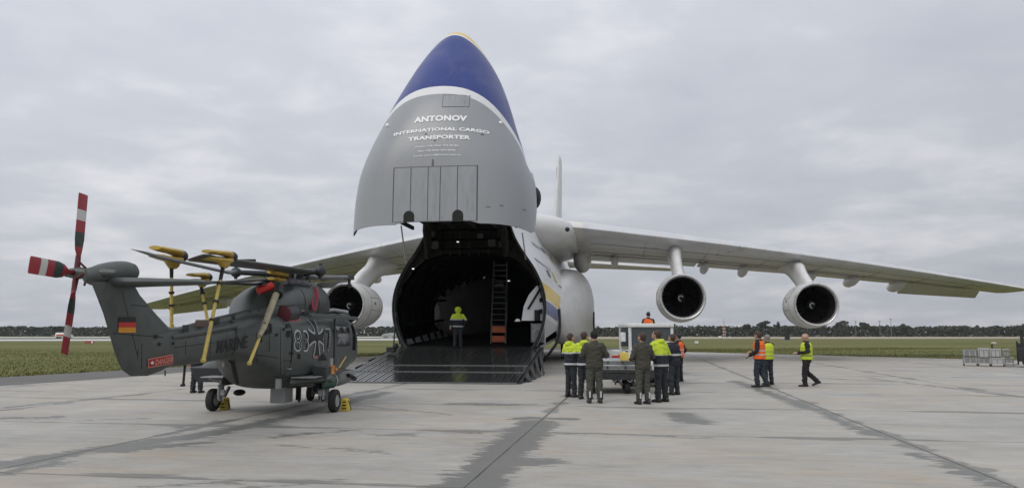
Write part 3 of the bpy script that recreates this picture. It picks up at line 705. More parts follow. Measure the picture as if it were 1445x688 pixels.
for lim, c in ((.16, (.7, .71, .71)), (.30, (.70, .48, .10))):
    gt = N.new('ShaderNodeMath'); gt.operation = 'GREATER_THAN'; L.new(sl3.outputs[0], gt.inputs[0]); gt.inputs[1].default_value = lim
    mx = N.new('ShaderNodeMix'); mx.data_type = 'RGBA'; L.new(gt.outputs[0], mx.inputs[0]); L.new(src, mx.inputs[6]); mx.inputs[7].default_value = (*c, 1); src = mx.outputs[2]
L.new(src, pb.inputs['Base Color'])
vbm.data.materials.append(M_vis)
iv = MB(); irs = [vring(*q, .025 if i_ == 0 else .12) for i_, q in enumerate(vd[:-4])]
for p in irs[0]:
    if p.y < VB + 1.0 and inner(p.x): p.z = zn
iv.loft(irs, False, True); iv.loft([r0, irs[0]], False, False)
iv.build('visor_lining', M_dark, plane, smooth=40)
bh = MB(); rr_ = vring(6.6, 3.5, .15, 7.2, .2); bh.add(rr_, [tuple(range(len(rr_)))]); bh.build('visor_bulkhead', M_olive, plane, smooth=0)
for k in range(6): MB().box((-2.4 + k * .95, -3.6, 6.5), (.1, 5.5, .16)).build('bulkhead_rib', M_olive, plane)
MB().box((-1.9, -6.2, 6.15), (.5, .5, .5)).box((1.0, -6.1, 6.2), (.7, .4, .4)).build('latch_gear', M_dark, plane, bevel=.05)
# belly panels, raised a little on the skin
M_belly = mat('belly_panel_grey', (.285, .30, .315), .38, var=.07, scale=1.2, dirt=(.17, .17, .165), dirt_amt=.45, stretch=(3, 1, .5))
M_seam = mat('visor_seam', (.085, .088, .09), .8)  # dark grey sheet behind the panels, shows as lines in the gaps
wt = lambda x, y: (x, VB - 2, y)
pl = [onY(a, 236, VB + .3).x for a in (559, 583, 607, 624, 648, 675)]; ztop = onY(640, 236, VB + .2).z
wrap('panel_seam', poly_geo([(pl[0] - .03, zn + .01), (pl[-1] + .03, zn + .01), (pl[-1] + .03, ztop + .03), (pl[0] - .03, ztop + .03)], .4), wt, vtree, (0, 1, 0), M_seam, plane, .006)
for a, b_ in zip(pl[:-1], pl[1:]):
    g_ = .014; o = wrap('belly_panel', poly_geo([(a + g_, zn + .02), (b_ - g_, zn + .02), (b_ - g_, ztop), (a + g_, ztop)], .4), wt, vtree, (0, 1, 0), M_belly, plane, .022)
# outline of a hatch above
hx0, hx1 = onY(627, 150, VB + .9).x, onY(664, 150, VB + .9).x; hz0, hz1 = onY(640, 153, VB + .7).z, onY(640, 138, VB + 1.1).z
wrap('hatch_seam', poly_geo([(hx0, hz0), (hx1, hz0), (hx1, hz1), (hx0, hz1)], .3), wt, vtree, (0, 1, 0), M_seam, plane, .005)
wrap('nose_hatch', poly_geo([(hx0 + .02, hz0 + .02), (hx1 - .02, hz0 + .02), (hx1 - .02, hz1 - .02), (hx0 + .02, hz1 - .02)], .3), wt, vtree, (0, 1, 0), M_belly, plane, .012)
def half_round(px, py, r):
    c = onY(px, py, VB); return [(c.x - r, zn - .0)] + [(c.x - r * math.cos(t), zn + .22 + r * math.sin(t)) for t in [math.pi * k / 12 for k in range(13)]] + [(c.x + r, zn)]
for px in (577, 646): wrap('notch_shade', poly_geo(half_round(px, 312, .21), .2), wt, vtree, (0, 1, 0), M_dark, plane, .03)  # flat dark patches laid on the skin as the shade of round notches
# small lights and drain fittings
for px, py in ((551, 181), (706, 173)):
    q = onY(px, py, VB + 1.2); h = vtree.ray_cast(q - Vector((0, 5, 0)), Vector((0, 1, 0)))
    if h[0] is not None: MB().ball(h[0], .09, 10, 6).build('nose_light', mat('lamp_glass', (.8, .8, .8), .1, .3), plane)
for px, py, w_, h_ in ((613, 232, .09, .3), (602, 190, .1, .06), (680, 189, .12, .06), (615, 200, .1, .04), (708, 290, .15, .05), (690, 293, .2, .04), (736, 291, .12, .05), (560, 296, .08, .06)):
    q = onY(px, py, VB + .3); wrap('drain_mark', poly_geo([(q.x - w_ / 2, q.z - h_ / 2), (q.x + w_ / 2, q.z - h_ / 2), (q.x + w_ / 3, q.z + h_ / 2), (q.x - w_ / 3, q.z + h_ / 2)]), wt, vtree, (0, 1, 0), mat('stain_dark', (.13, .13, .13), .7), plane, .01)
MB().ball(AX(753, 279, 3.4), .42, 14, 9, (.75, 1.1, 1.15)).build('side_bumper', M_black, plane)
# lettering
M_let = mat('white_lettering', (.85, .86, .86), .5, var=.05)
def letter(body, px, py, width_px, sizey, off, depth=.4, sp_=1.0, sub=0):
    vs, fs = text_geo(body, 1.0, off, sx=1, spacing=sp_, sub=sub)
    w0 = max(v[0] for v in vs) - min(v[0] for v in vs); h0 = max(v[1] for v in vs)
    A = onY(px - width_px / 2, py, VB + depth); B = onY(px + width_px / 2, py, VB + depth); C_ = onY(px, py - sizey, VB + depth)
    kx = (B.x - A.x) / w0; kz = (C_.z - A.z) / h0; cx = (A.x + B.x) / 2
    wrap('lettering', ([(x * kx + cx, y * kz + A.z - .035 * (x * kx) ** 2) for x, y in vs], fs), wt, vtree, (0, 1, 0), M_let, plane, .022)
letter('ANTONOV', 623.5, 174.5, 74, 9.5, .05, .6, 1.05, 1)
letter('INTERNATIONAL CARGO', 623.5, 189.0, 133, 7.0, .045, .45, 1.04, 1)
letter('TRANSPORTER', 621, 199.2, 87, 7.0, .045, .35, 1.04, 1)
letter('Phone: +38 /044/ 454-28-84', 618, 209, 60, 2.8, .02, .3)
letter('Fax: +38 /044/ 454-28-83', 618, 215.2, 52, 2.8, .02, .25)
letter('E-mail: adcom@antonov.kiev.ua', 618, 221.4, 66, 2.8, .02, .2)
# ---------------- wings
def airfoil(n=9):
    up = []; 
    for i in range(n + 1):
        x = .5 * (1 - math.cos(math.pi * i / n)); t = 5 * (.2969 * math.sqrt(x) - .1260 * x - .3516 * x * x + .2843 * x ** 3 - .1015 * x ** 4); up.append((x, t))
    return up
AF = airfoil()
def wing_le(l, side=1): return 13.3 + (l - 3.6) * (.445 if side > 0 else .49) if l > 3.6 else 13.3
def wing_ch(l): return 13.6 - (l - 3) * .30 if l < 13 else 10.6 - (l - 13) * .268
def wing_z(l, side):
    t = max(0, l - 3) / 33.65
    return (8.5 * (1 - t) + 5.2 * t + .25 * math.sin(math.pi * t)) if side > 0 else (8.35 * (1 - t) + 4.15 * t + .25 * math.sin(math.pi * t))
def wring(l, side, i0=0, i1=9, tc_=.112, grow=0):
    le, c, z = wing_le(l, side), wing_ch(l), wing_z(l, side); inc = .035
    up = [Vector((side * l, le + c * x, z + c * tc_ * t * 1.05 + grow - c * x * inc)) for x, t in AF[i0:i1 + 1]]
    lo = [Vector((side * l, le + c * x, z - c * tc_ * t * .75 - grow - c * x * inc)) for x, t in AF[i0:i1 + 1]]
    return up + lo[::-1]
for side in (1, -1):
    ls = [1.5, 3.2, 5, 7, 10.4, 13, 16, 18.9, 22, 26, 30, 33.5, 36, 36.65] if side < 0 else [1.5, 3.2, 5, 7, 10.4, 13, 16, 18.9, 22, 26, 30, 34, 37, 37.7]
    wm = MB(); rg = [wring(l, side) for l in ls]; 
    for p in rg[-1]: p.z = (p.z - wing_z(ls[-1], side)) * .3 + wing_z(ls[-1], side)
    wm.loft(rg); wg = wm.build('wing', M_wing, plane, smooth=35)
    for u_ in (.20, .56, .755):
        pts_ = []
        for l in ls[2:-2]:
            le, c, z = wing_le(l, side), wing_ch(l), wing_z(l, side); t_ = .9 * 5 * (.2969 * math.sqrt(u_) - .1260 * u_ - .3516 * u_ * u_ + .2843 * u_ ** 3 - .1015 * u_ ** 4)
            pts_.append((side * l, le + c * u_, z - c * .125 * t_ * .75 - c * u_ * .035 - .012))
        MB().tube(pts_, .028, 4).build('panel_seam', mat('wing_seam', (.26, .25, .235), .7), wg)
    for l in (8.6, 12.9, 17.2, 21.4, 25.6, 29.4, 33):
        pts_ = []
        for u_ in (.08, .2, .4, .6, .76):
            le, c, z = wing_le(l, side), wing_ch(l), wing_z(l, side); t_ = .9 * 5 * (.2969 * math.sqrt(u_) - .1260 * u_ - .3516 * u_ * u_ + .2843 * u_ ** 3 - .1015 * u_ ** 4)
            pts_.append((side * l, le + c * u_, z - c * .125 * t_ * .75 - c * u_ * .035 - .012))
        MB().tube(pts_, .022, 4).build('panel_seam', MT['wing_seam'], wg)
    # slats along the leading edge, segment by segment
    segs = [(4.6, 9.3), (9.42, 13.5), (13.62, 18.0), (18.12, 22.4), (22.52, 26.8), (26.92, 31.2), (31.32, 35.6)]
    for a, b_ in segs:
        q = MB(); rr = []
        for l in (a, (a + b_) / 2, b_):
            r_ = wring(l, side, 0, 3, grow=.02); rr.append([p + Vector((0, -.03, 0)) if k in (0, 7) else p for k, p in enumerate(r_)])
        q.loft(rr); q.build('slat', M_le, wg, smooth=40)
    # flap and aileron gaps are sharp strips under the trailing edge
    for a, b_ in ((4.5, 12.8), (13.0, 20.6), (20.8, 28.4)):
        q = MB(); rr = []
        for l in (a, b_):
            le, c, z = wing_le(l, side), wing_ch(l), wing_z(l, side)
            rr.append([Vector((side * l, le + c * .78, z - c * .038 - .03)), Vector((side * l, le + c * 1.0, z - c * .055)), Vector((side * l, le + c * 1.01, z - c * .062)), Vector((side * l, le + c * .79, z - c * .052 - .05))])
        q.loft(rr); q.build('flap', M_wing, wg, smooth=0)
    a, b_ = (28.9, 35.2)
    q = MB(); rr = []
    for l in (a, b_):
        le, c, z = wing_le(l, side), wing_ch(l), wing_z(l, side); h = .95 if l == a else .62
        rr.append([Vector((side * l, le + c * .82, z - c * .03)), Vector((side * l, le + c * .98, z - c * .03 - h)), Vector((side * l, le + c * .99, z - c * .035 - h)), Vector((side * l, le + c * .83, z - c * .075))])
    q.loft(rr); q.build('aileron', M_wing, wg, smooth=0)
    for l in (6.5, 13.4, 16.4, 21.6, 24.9, 28.5):
        le, c, z = wing_le(l, side), wing_ch(l), wing_z(l, side); cc = Vector((side * l, le + c * .86, z - c * .045 - .38))
        q = MB(); rr = []
        for t, r_ in ((-2.3, .05), (-1.8, .25), (-.8, .4), (.4, .42), (1.3, .3), (2.0, .06)):
            rr.append([cc + Vector((r_ * .7 * math.cos(u), t, r_ * 1.1 * math.sin(u) - .03 * t)) for u in [2 * math.pi * k / 12 for k in range(12)]])
        q.loft(rr); q.box((cc.x, cc.y - .3, cc.z + .4), (.16, 2.4, .5)); q.build('flap_fairing', M_white, wg)
# fairing that joins the wings to the fuselage roof
q = MB(); rr = []
for y, w_, zt, zb in dense([(9.6, 1.3, 8.6, 7.9), (10.6, 2.6, 9.0, 7.4), (12.0, 3.6, 9.2, 7.1), (14, 4.1, 9.35, 7.1), (18, 4.3, 9.5, 7.1), (24, 4.2, 9.6, 7.2), (30, 3.2, 9.8, 7.6), (33, 1.6, 9.7, 8.4)], 3):
    rr.append([Vector((w_ * math.copysign(abs(math.cos(t)) ** .8, math.cos(t)), y, (zt + zb) / 2 + (zt - zb) / 2 * math.copysign(abs(math.sin(t)) ** .8, math.sin(t)))) for t in [2 * math.pi * k / 28 for k in range(28)]])
q.loft(rr).build('wing_fairing', M_white, plane, smooth=60)
MB().ball(AX(801, 327, 4.15) + Vector((0, -.25, .1)), .13, 8, 6).build('fairing_light', M_black, plane)
# undercarriage sponsons
for side in (1, -1):
    q = MB(); rr = []
    for y, w_, zt, zb in dense([(7.0, .35, 3.4, 2.4), (9.5, .55, 4.3, 1.7), (12.5, .85, 5.1, 1.3), (15.5, 1.2, 5.8, 1.05), (19, 1.5, 6.2, .95), (26, 1.5, 6.2, 1.0), (32, 1.3, 5.6, 1.4), (38, .8, 4.6, 2.4), (41, .2, 3.8, 3.2)], 3):
        rr.append([Vector((side * 3.35 + w_ * math.copysign(abs(math.cos(t)) ** .75, math.cos(t)), y, (zt + zb) / 2 + (zt - zb) / 2 * math.copysign(abs(math.sin(t)) ** .75, math.sin(t)))) for t in [2 * math.pi * k / 24 for k in range(24)]])
    q.loft(rr).build('wheel_fairing', M_white, plane, smooth=60)
    for k in range(5):
        for dx in (-.28, .28):
            g_ = MB(); g_.lathe([(-.2, .3), (-.2, .58), (-.12, .64), (.12, .64), (.2, .58), (.2, .3)], (0, 0, 0), (1, 0, 0), 20)
            o = g_.build('tyre', M_rub, plane); o.location = (side * 3.2 + dx, 20.0 + k * 1.55, .64)
            MB().lathe([(-.15, 0), (-.15, .3), (.15, .3), (.15, 0)], (0, 0, 0), (1, 0, 0), 14).build('hub', M_grey, o)
        MB().tube([(side * 3.2, 20 + k * 1.55, .64), (side * 3.2, 20 + k * 1.55, 1.9)], .13, 8).build('gear_leg', M_grey, plane)
    for dx in (-.26, .26):
        g_ = MB(); g_.lathe([(-.16, .25), (-.16, .5), (-.1, .56), (.1, .56), (.16, .5), (.16, .25)], (0, 0, 0), (1, 0, 0), 20)
        o = g_.build('tyre', M_rub, plane); o.location = (side * 1.7 + dx, 3.6, .56)
        MB().lathe([(-.1, 0), (-.1, .25), (.1, .25), (.1, 0)], (0, 0, 0), (1, 0, 0), 14).build('hub', M_grey, o)
# side pod behind the wing root, seen above the sponson
q = AX(826, 383, 4.9)
rr = []
for t, r_ in ((-1.2, .1), (-.9, .5), (-.2, .78), (1.2, .85), (3, .7), (4.6, .2)):
    rr.append([Vector((4.1 + r_ * .8 * math.cos(u), 22.5 + t, 7.3 + r_ * 1.15 * math.sin(u) - .02)) for u in [2 * math.pi * k / 18 for k in range(18)]])
MB().loft(rr).build('intake_pod', M_white, plane, smooth=60)
# tail
q = MB(); rr = []
for z, y0, c, t in ((9.6, 44.5, 11.5, .62), (14, 48, 9.0, .46), (19, 52, 6.2, .3), (22.4, 54.2, 4.6, .2), (22.9, 55, 3.4, .06)):
    rr.append([Vector((t * 1.9 * v * sgn, y0 + c * x, z)) for sgn, seq in ((1, AF), (-1, AF[::-1])) for x, v in seq])
q.loft(rr).build('tail_fin', M_white, plane, smooth=50)
MB().tube([(-.25, 50.5, 10.5), (-.25, 54.2, 21.3)], .035, 6).build('aerial', M_grey, plane)
for side in (1, -1):
    q = MB(); rr = []
    for l, y0, c, z in ((.4, 48.5, 8.0, 9.6), (6, 51.0, 6.0, 9.4), (12.6, 54, 3.8, 9.15), (12.8, 54.8, 2.8, 9.15)):
        rr.append([Vector((side * l, y0 + c * x, z + c * .1 * v * sgn)) for sgn, seq in ((1, AF), (-1, AF[::-1])) for x, v in seq])
    q.loft(rr).build('tailplane', M_wing, plane, smooth=40)
# ---------------- engines
M_txt0 = mat('label_dark', (.16, .15, .13), .6)
def engine(l, s, z, side):
    o0 = Vector((0, 0, 0))
    q = MB(); q.lathe([(.12, 1.452), (.5, 1.50), (1.2, 1.545), (2.0, 1.56), (3.0, 1.50), (3.9, 1.36), (4.5, 1.22), (4.48, 1.17), (3.6, 1.2)], o0, (0, 1, 0), 48)
    e_ = q.build('engine', M_white, plane, smooth=50); e_.location = (side * l, s, z); e_.scale = (.96, 1, .96)
    MB().lathe([(.12, 1.454), (.03, 1.425), (-.02, 1.38), (0, 1.325), (.1, 1.28), (.22, 1.25)], o0, (0, 1, 0), 48).build('intake_lip', mat('lip_metal', (.55, .55, .54), .28, .5, var=.1), e_, smooth=60)
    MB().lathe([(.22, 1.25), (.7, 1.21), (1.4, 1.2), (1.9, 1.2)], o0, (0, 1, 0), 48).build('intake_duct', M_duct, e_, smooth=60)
    q = MB(); 
    for k in range(33):
        a = 2 * math.pi * k / 33; r0_, r1_ = .32, 1.185; tw0, tw1 = .9, .35
        def P(r, tw, sg): 
            d = Vector((math.cos(a + sg * tw * .09), 0, math.sin(a + sg * tw * .09))); return d * r + Vector((0, 1.5 + sg * .12, 0))
        b = len(q.v); q.v += [P(r0_, tw0, -1), P(r0_, tw0, 1), P(r1_, tw1 * 1.5, 1), P(r1_, tw1 * 1.5, -1)]; q.f.append((b, b + 1, b + 2, b + 3))
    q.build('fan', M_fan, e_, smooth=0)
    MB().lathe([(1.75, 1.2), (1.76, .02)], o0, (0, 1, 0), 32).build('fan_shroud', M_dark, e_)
    MB().lathe([(.95, .01), (1.05, .12), (1.3, .26), (1.6, .33)], o0, (0, 1, 0), 24).build('spinner', mat('spinner_dark', (.05, .05, .055), .35, .3), e_, smooth=60)
    sw = MB(); pts = [Vector((math.cos(t) * r_, .95 + r_ * 1.25 - .04, math.sin(t) * r_)) for t, r_ in [(.5 + k * .35, .10 + .008 * k) for k in range(13)]]
    sw.tube(pts, .022, 5).build('spinner_mark', M_let, e_)
    for t_, r_ in ((1.15, 1.549), (2.95, 1.507), (3.75, 1.395)):
        MB().lathe([(t_ - .012, r_ - .01), (t_ - .012, r_ + .004), (t_ + .012, r_ + .003), (t_ + .012, r_ - .012)], o0, (0, 1, 0), 48).build('cowl_seam', mat('seam_grey', (.16, .16, .155), .7), e_)
    for a_ in (-.2, .35, 2.8, 3.35, 4.7):
        MB().tube([Vector((math.cos(a_) * r_, t_, math.sin(a_) * r_)) for t_, r_ in ((1.17, 1.55), (1.6, 1.559), (2.1, 1.562), (2.6, 1.535), (2.93, 1.51))], .012, 4).build('cowl_seam', MT['seam_grey'], e_)
    for a_ in (2.95, .1): MB().add([Vector((math.cos(a_ + q_) * 1.566, 1.7 + w2, math.sin(a_ + q_) * 1.566)) for q_, w2 in ((-.06, 0), (-.06, .3), (.06, .3), (.06, 0))], [(0, 1, 2, 3)]).build('cowl_label', M_txt0, e_)
    MB().lathe([(3.3, .95), (4.6, .86), (5.8, .62), (6.4, .45)], o0, (0, 1, 0), 32).build('core_nozzle', mat('hot_metal', (.22, .2, .18), .4, .7, var=.3), e_)
    MB().lathe([(5.9, .42), (6.6, .3), (7.3, .03)], o0, (0, 1, 0), 24).build('exhaust_cone', MT['hot_metal'], e_)
    wl = wing_le(l, side) - s; wz = wing_z(l, side) - z
    q = MB(); rr = []
    for zz, y0, y1, hw_ in ((1.3, .9, 4.6, .34), (1.75, 1.7, 5.6, .36), (2.4, 2.9, 7.4, .34), (3.0, wl - .2, wl + 6.0, .38), (wz - .35, wl + .7, wl + 7.5, .46), (wz - .1, wl + 1.2, wl + 7.5, .40)):
        rr.append([Vector((hw_ * v, y0 + (y1 - y0) * u, zz)) for u, v in ((0, 0), (.02, .45), (.08, .8), (.2, 1), (.6, 1), (.95, .4), (1, 0), (.95, -.4), (.6, -1), (.2, -1), (.08, -.8), (.02, -.45))])
    q.loft(rr).build('pylon', M_white, e_, smooth=60)
    MB().add([(1.54 * math.cos(a), y, 1.54 * math.sin(a)) for a, y in ((.35, 1.0), (.7, 1.0))] , []) 
    return e_
engine(10.6, 12.6, 3.93, 1); engine(10.4, 12.0, 3.55, -1); engine(19.2, 16.4, 3.58, 1); engine(18.3, 16.0, 3.05, -1)
# open-hatch outlines on the engines
# ---------------- markings of the nose side
def side_patch(name, px, py, w_, h_, m, off=.02, rot=0):
    o = PI_ @ Vector((0, 0, CAMH)); d = (PI_.to_3x3() @ ray(px, py)).normalized(); h = ftree.ray_cast(o, d)
    if h[0] is None: return
    c = h[0]; n_ = h[1]; n_ = n_ if n_.x > 0 else -n_
    t1 = Vector((0, 1, 0)); t1 = (t1 - n_ * t1.dot(n_)).normalized(); t2 = n_.cross(t1); 
    if t2.z < 0: t2 = -t2
    MB().add([c + n_ * off + t1 * a * w_ / 2 + t2 * q * h_ / 2 for a, q in ((-1, -1), (1, -1), (1, 1), (-1, 1))], [(0, 1, 2, 3)]).build(name, m, plane, smooth=0)
M_ylw = mat('marking_yellow', (.62, .48, .08), .5); M_txt = mat('marking_dark', (.10, .11, .14), .6)
for px, py, w_, h_ in ((766, 353, .8, .35), (774, 386, 1.0, .4)): side_patch('window', px, py, w_, h_, M_txt)
for px, py, w_, h_ in ((779, 366, .9, .7), (782, 391, .9, .6)): side_patch('rescue_marking', px, py, w_, h_, M_ylw)
for k in range(7): side_patch('small_lettering', 752 + k * 3.2, 344 + k * 2.2, .35, .25, M_txt)
for k in range(7): side_patch('small_lettering', 756 + k * 3.2, 366 + k * 2.4, .3, .16, M_txt)
for px, py in ((796, 408), (801, 414), (790, 404)): side_patch('panel_line', px, py, 2.2, .06, M_txt)
# cable and hose hanging at the nose side
q0 = [AL(789, 436, 35.2), AL(790, 462, 34.8), AL(786, 482, 34.6), AL(776, 497, 34.6), AL(768, 508, 34.8)]
MB().tube(dense(q0, 4), .065, 8).build('hanging_hose', M_black, plane)
# the slot door edge on the sponson front
MB().box(AX(838, 452, 4.9), (.12, .35, 1.3)).build('sponson_slot', M_black, plane)

# ladder standing in the hold: a thing of its own
LB = at(703, 484, 37.2); LT = at(707, 352, 39.6)
lad = thing('ladder', 'tall aluminium ladder with orange lower steps leaning inside the open cargo hold', 'ladder', LB)
v = LT - LB; wdt = Vector((.36, 0, 0)); M_al = mat('aluminium', (.30, .30, .30), .4, .6, var=.2); M_or = mat('orange_paint', (.52, .11, .035), .5, var=.15)
for sx in (-1, 1): MB().tube([wdt * sx, wdt * sx * .9 + v], .035, 6).build('rail', M_al, lad)
nr = 17; rb = None
for k in range(3, nr):
    t_ = k / nr; MB().tube([wdt * -.95 + v * t_, wdt * .95 + v * t_], .022, 6).build('rung', M_al, lad)
for k in (.75, 2.35): MB().box(v * (k / nr), (.62, .10, .30)).build('step', M_or, lad)
# ================================================================= NAVAL HELICOPTER
HC = Vector((-5.35, 17.45, 0.004)); HRZ = R(85)
heli = thing('naval_helicopter', 'dark grey naval helicopter with folded rotor blades held on yellow supports', 'helicopter', HC, HRZ)
HM = Matrix.Translation(HC) @ Matrix.Rotation(HRZ, 4, 'Z'); HI = HM.inverted()
def HL(px, py, Y): return HI @ at(px, py, Y)
def HY(px, py, y):
    o = HI @ Vector((0, 0, CAMH)); d = HI.to_3x3() @ ray(px, py); t = (y - o.y) / d.y; return o + d * t
M_h = mat('navy_grey_paint', (.068, .078, .072), .42, var=.10, scale=1.3, dirt=(.028, .03, .032), dirt_amt=.6, bump=.05, bscale=5)
M_hd = mat('navy_grey_dark', (.028, .032, .034), .5, var=.2, scale=3)
M_hl = mat('light_grey_metal', (.33, .34, .34), .45, .2, var=.15, scale=6, dirt=(.1, .1, .1), dirt_amt=.5)
M_glass = mat('dark_glass', (.012, .015, .018), .08, var=.1, spec=.8)
M_blade = mat('blade_grey', (.075, .08, .082), .45, var=.12, scale=2)
M_bl2 = mat('blade_tip_grey', (.20, .21, .21), .5, var=.12)
M_yel = mat('support_yellow', (.52, .40, .10), .5, var=.15, scale=6, dirt=(.2, .17, .08), dirt_amt=.5)
M_yc = mat('cradle_yellow', (.50, .34, .06), .55, var=.2, scale=5, dirt=(.14, .11, .06), dirt_amt=.7)
M_cloth = mat('cover_cloth', (.12, .12, .13), .9, var=.25, scale=8)
M_redc = mat('cover_red', (.45, .03, .03), .7, var=.2)
M_maroon = mat('cover_maroon', (.09, .012, .018), .8, var=.3)
M_orng = mat('reel_orange', (.60, .24, .05), .5, var=.15)
hs = [(-2.7, .34, 1.28, 2.0), (-2.2, .42, 1.20, 2.05), (-1.75, .58, 1.04, 2.10), (-1.3, .76, .80, 2.15), (-.8, .90, .60, 2.18), (-.3, .97, .52, 2.2), (.4, 1.0, .48, 2.2), (1.4, 1.0, .48, 2.2), (2.1, 1.0, .54, 2.2), (2.85, .98, .74, 2.2), (3.25, .93, .80, 2.08), (3.6, .84, .84, 1.85), (3.95, .68, .88, 1.6), (4.2, .44, .94, 1.42), (4.36, .15, 1.05, 1.25)]
mb = MB(); mb.loft([sring(q[0], q[1], q[2], q[3], 40, 3.4) for q in dense(hs, 4)]); hull = mb.build('fuselage', M_h, heli, smooth=50); htree = tree_of(mb)
bm_ = MB(); bs = [(-5.6, .11, 1.22, 1.72), (-4.8, .17, 1.18, 1.80), (-4.0, .22, 1.18, 1.86), (-3.0, .29, 1.22, 1.96), (-2.2, .37, 1.26, 2.02), (-1.5, .45, 1.3, 2.06)]
bm_.loft([sring(q[0], q[1], q[2], q[3], 24, 2.5) for q in dense(bs, 3)]); bm_.build('tail_boom', M_h, heli, smooth=50); btree = tree_of(bm_)
# drive shaft cover and its rounded end
q = MB(); 
for yy, r_ in ((.0, .13),):
    q.tube(dense([HY(243, 470, -.02), HY(290, 458, -.05), HY(330, 449, -.1), HY(369, 439, -.15)], 3), [.06, .08, .09, .1, .105, .11, .115, .12, .13, .115], 14)
q.build('drive_shaft_cover', M_h, heli, smooth=50)
q = MB(); q.tube(dense([HY(243, 476, -.16), HY(300, 466, -.22), HY(350, 455, -.3)], 3), [.03, .045, .05, .055, .06, .06, .05], 10); q.build('drive_shaft_cover', M_h, heli, smooth=50)
for k in range(5):
    q = HY(262 + k * 22, 463 - k * 5.2, -.18); MB().box(q, (.03, .1, .12)).build('cover_clip', M_hd, heli)
# fin
fr = [((129, 397), (188, 399), .07), ((136, 414), (197, 416), .085), ((147, 442), (220, 443), .10), ((155, 468), (240, 464), .12), ((162, 492), (256, 488), .14), ((168, 510), (246, 512), .13), ((174, 522), (226, 523), .09), ((184, 530), (208, 530), .04)]
q = MB(); rr = []
for a, b_, t in fr:
    A, B = HY(*a, 0), HY(*b_, 0)
    rr.append([A.lerp(B, u) + Vector((0, t * v, 0)) for u, v in ((0, .15), (.15, .6), (.35, .95), (.6, 1), (.85, .7), (.96, .35), (1, 0), (.96, -.35), (.85, -.7), (.6, -1), (.35, -.95), (.15, -.6), (0, -.15))])
q.loft(rr).build('tail_fin', M_h, heli, smooth=50); fintree = tree_of(q)
# gearbox fairing
q = MB(); q.tube(dense([HL(190, 386, 11.75), HL(180, 384, 11.6), HL(160, 385, 11.4), HL(135, 389, 11.1), HL(120, 388, 10.98)], 3), [.03, .11, .145, .16, .17, .175, .175, .172, .165, .15, .13, .11, .09], 18)
q.build('tail_gearbox', M_h, heli, smooth=50)
q = MB(); rr = []
for y, x0, c, t in ((-.02, -6.35, .72, .16), (-.7, -6.3, .62, .12), (-1.28, -6.22, .52, .08), (-1.36, -6.15, .38, .03)):
    rr.append([Vector((x0 + c * x, y, 2.475 + sgn * v * t * 1.0)) for sgn, seq in ((1, AF), (-1, AF[::-1])) for x, v in seq])
q.loft(rr).build('stabilizer', M_h, heli, smooth=50)
# tail rotor: four striped blades
TH = HL(117.5, 385, 11.1)
MB().lathe([(-.22, .03), (-.2, .07), (-.05, .09), (.05, .075), (.16, .085), (.5, .04), (.52, .005)], TH, (0, -1, 0), 14).ball(TH + Vector((0, .24, 0)), .06).build('tail_rotor_hub', M_h, heli)
dkg = (.03, .045, .038); rd = (.30, .025, .035); wh = (.55, .54, .52)
M_tb = bands('tail_blade_stripes', 0, [(.30, (.24, .02, .03)), (.38, rd), (.60, dkg), (.76, rd), (.93, wh), (2, rd)], rough=.45, scale=3, dirt_amt=.1)
q = MB(); rr = []
for x, c, t in ((.14, .05, .03), (.26, .06, .03), (.34, .18, .014), (.5, .23, .011), (1.16, .23, .008), (1.175, .21, .004)):
    rr.append([Vector((x, t * v, c * (u - .5))) for u, v in ((0, .2), (.15, 1), (.4, 1.1), (.8, .6), (1, .1), (.8, -.6), (.4, -1.1), (.15, -1))])
q.loft(rr); tb = q.build('tail_rotor_blade', M_tb, heli, smooth=50)
tb.location = TH + Vector((0, .1, 0))
TBX = (R(-9),)
def tbl(o, ang, pitch): o.rotation_euler = (Matrix.Rotation(R(7), 3, 'Z') @ Matrix.Rotation(-ang, 3, 'Y') @ Matrix.Rotation(pitch, 3, 'X')).to_euler()
tbl(tb, R(88), R(-5))
for a in (R(179), R(261), R(-4)):
    o = inst(tb, 'tail_rotor_blade', heli, TH + Vector((0, .1, 0))); tbl(o, a, R(-5))
for a in (88, 179, 261, -4):
    d = Vector((math.cos(R(a)), 0, math.sin(R(a))))
    MB().tube([TH + Vector((0, .1, 0)), TH + d * .26 + Vector((0, .1, 0))], [.045, .035], 8).tube([TH + Vector((0, -.06, 0)) + d * .05, TH + Vector((0, .02, 0)) + d.cross(Vector((0, 1, 0))) * .10 + d * .16], .016, 6).build('blade_grip', mat('grip_dark_red', (.12, .02, .025), .5, .2), heli)
# engine cowling and roof fairings
cw = [(-1.7, .22, 2.0, 2.16), (-1.35, .48, 1.95, 2.38), (-1.0, .62, 1.95, 2.60), (-.5, .68, 1.95, 2.80), (.1, .72, 1.95, 2.92), (.8, .74, 1.95, 2.98), (1.4, .72, 1.95, 2.97), (1.85, .62, 1.95, 2.86), (2.2, .50, 1.95, 2.64), (2.5, .36, 2.0, 2.38), (2.7, .2, 2.05, 2.22)]
q = MB(); q.loft([sring(a[0], a[1], a[2], a[3], 32, 2.5) for a in dense(cw, 4)]); q.build('engine_cowling', M_h, heli, smooth=50); ctree = tree_of(q)
both = MB(); both.v = list(mb.v) + list(q.v); both.f = list(mb.f) + [tuple(i + len(mb.v) for i in f) for f in q.f]; htree2 = tree_of(both)
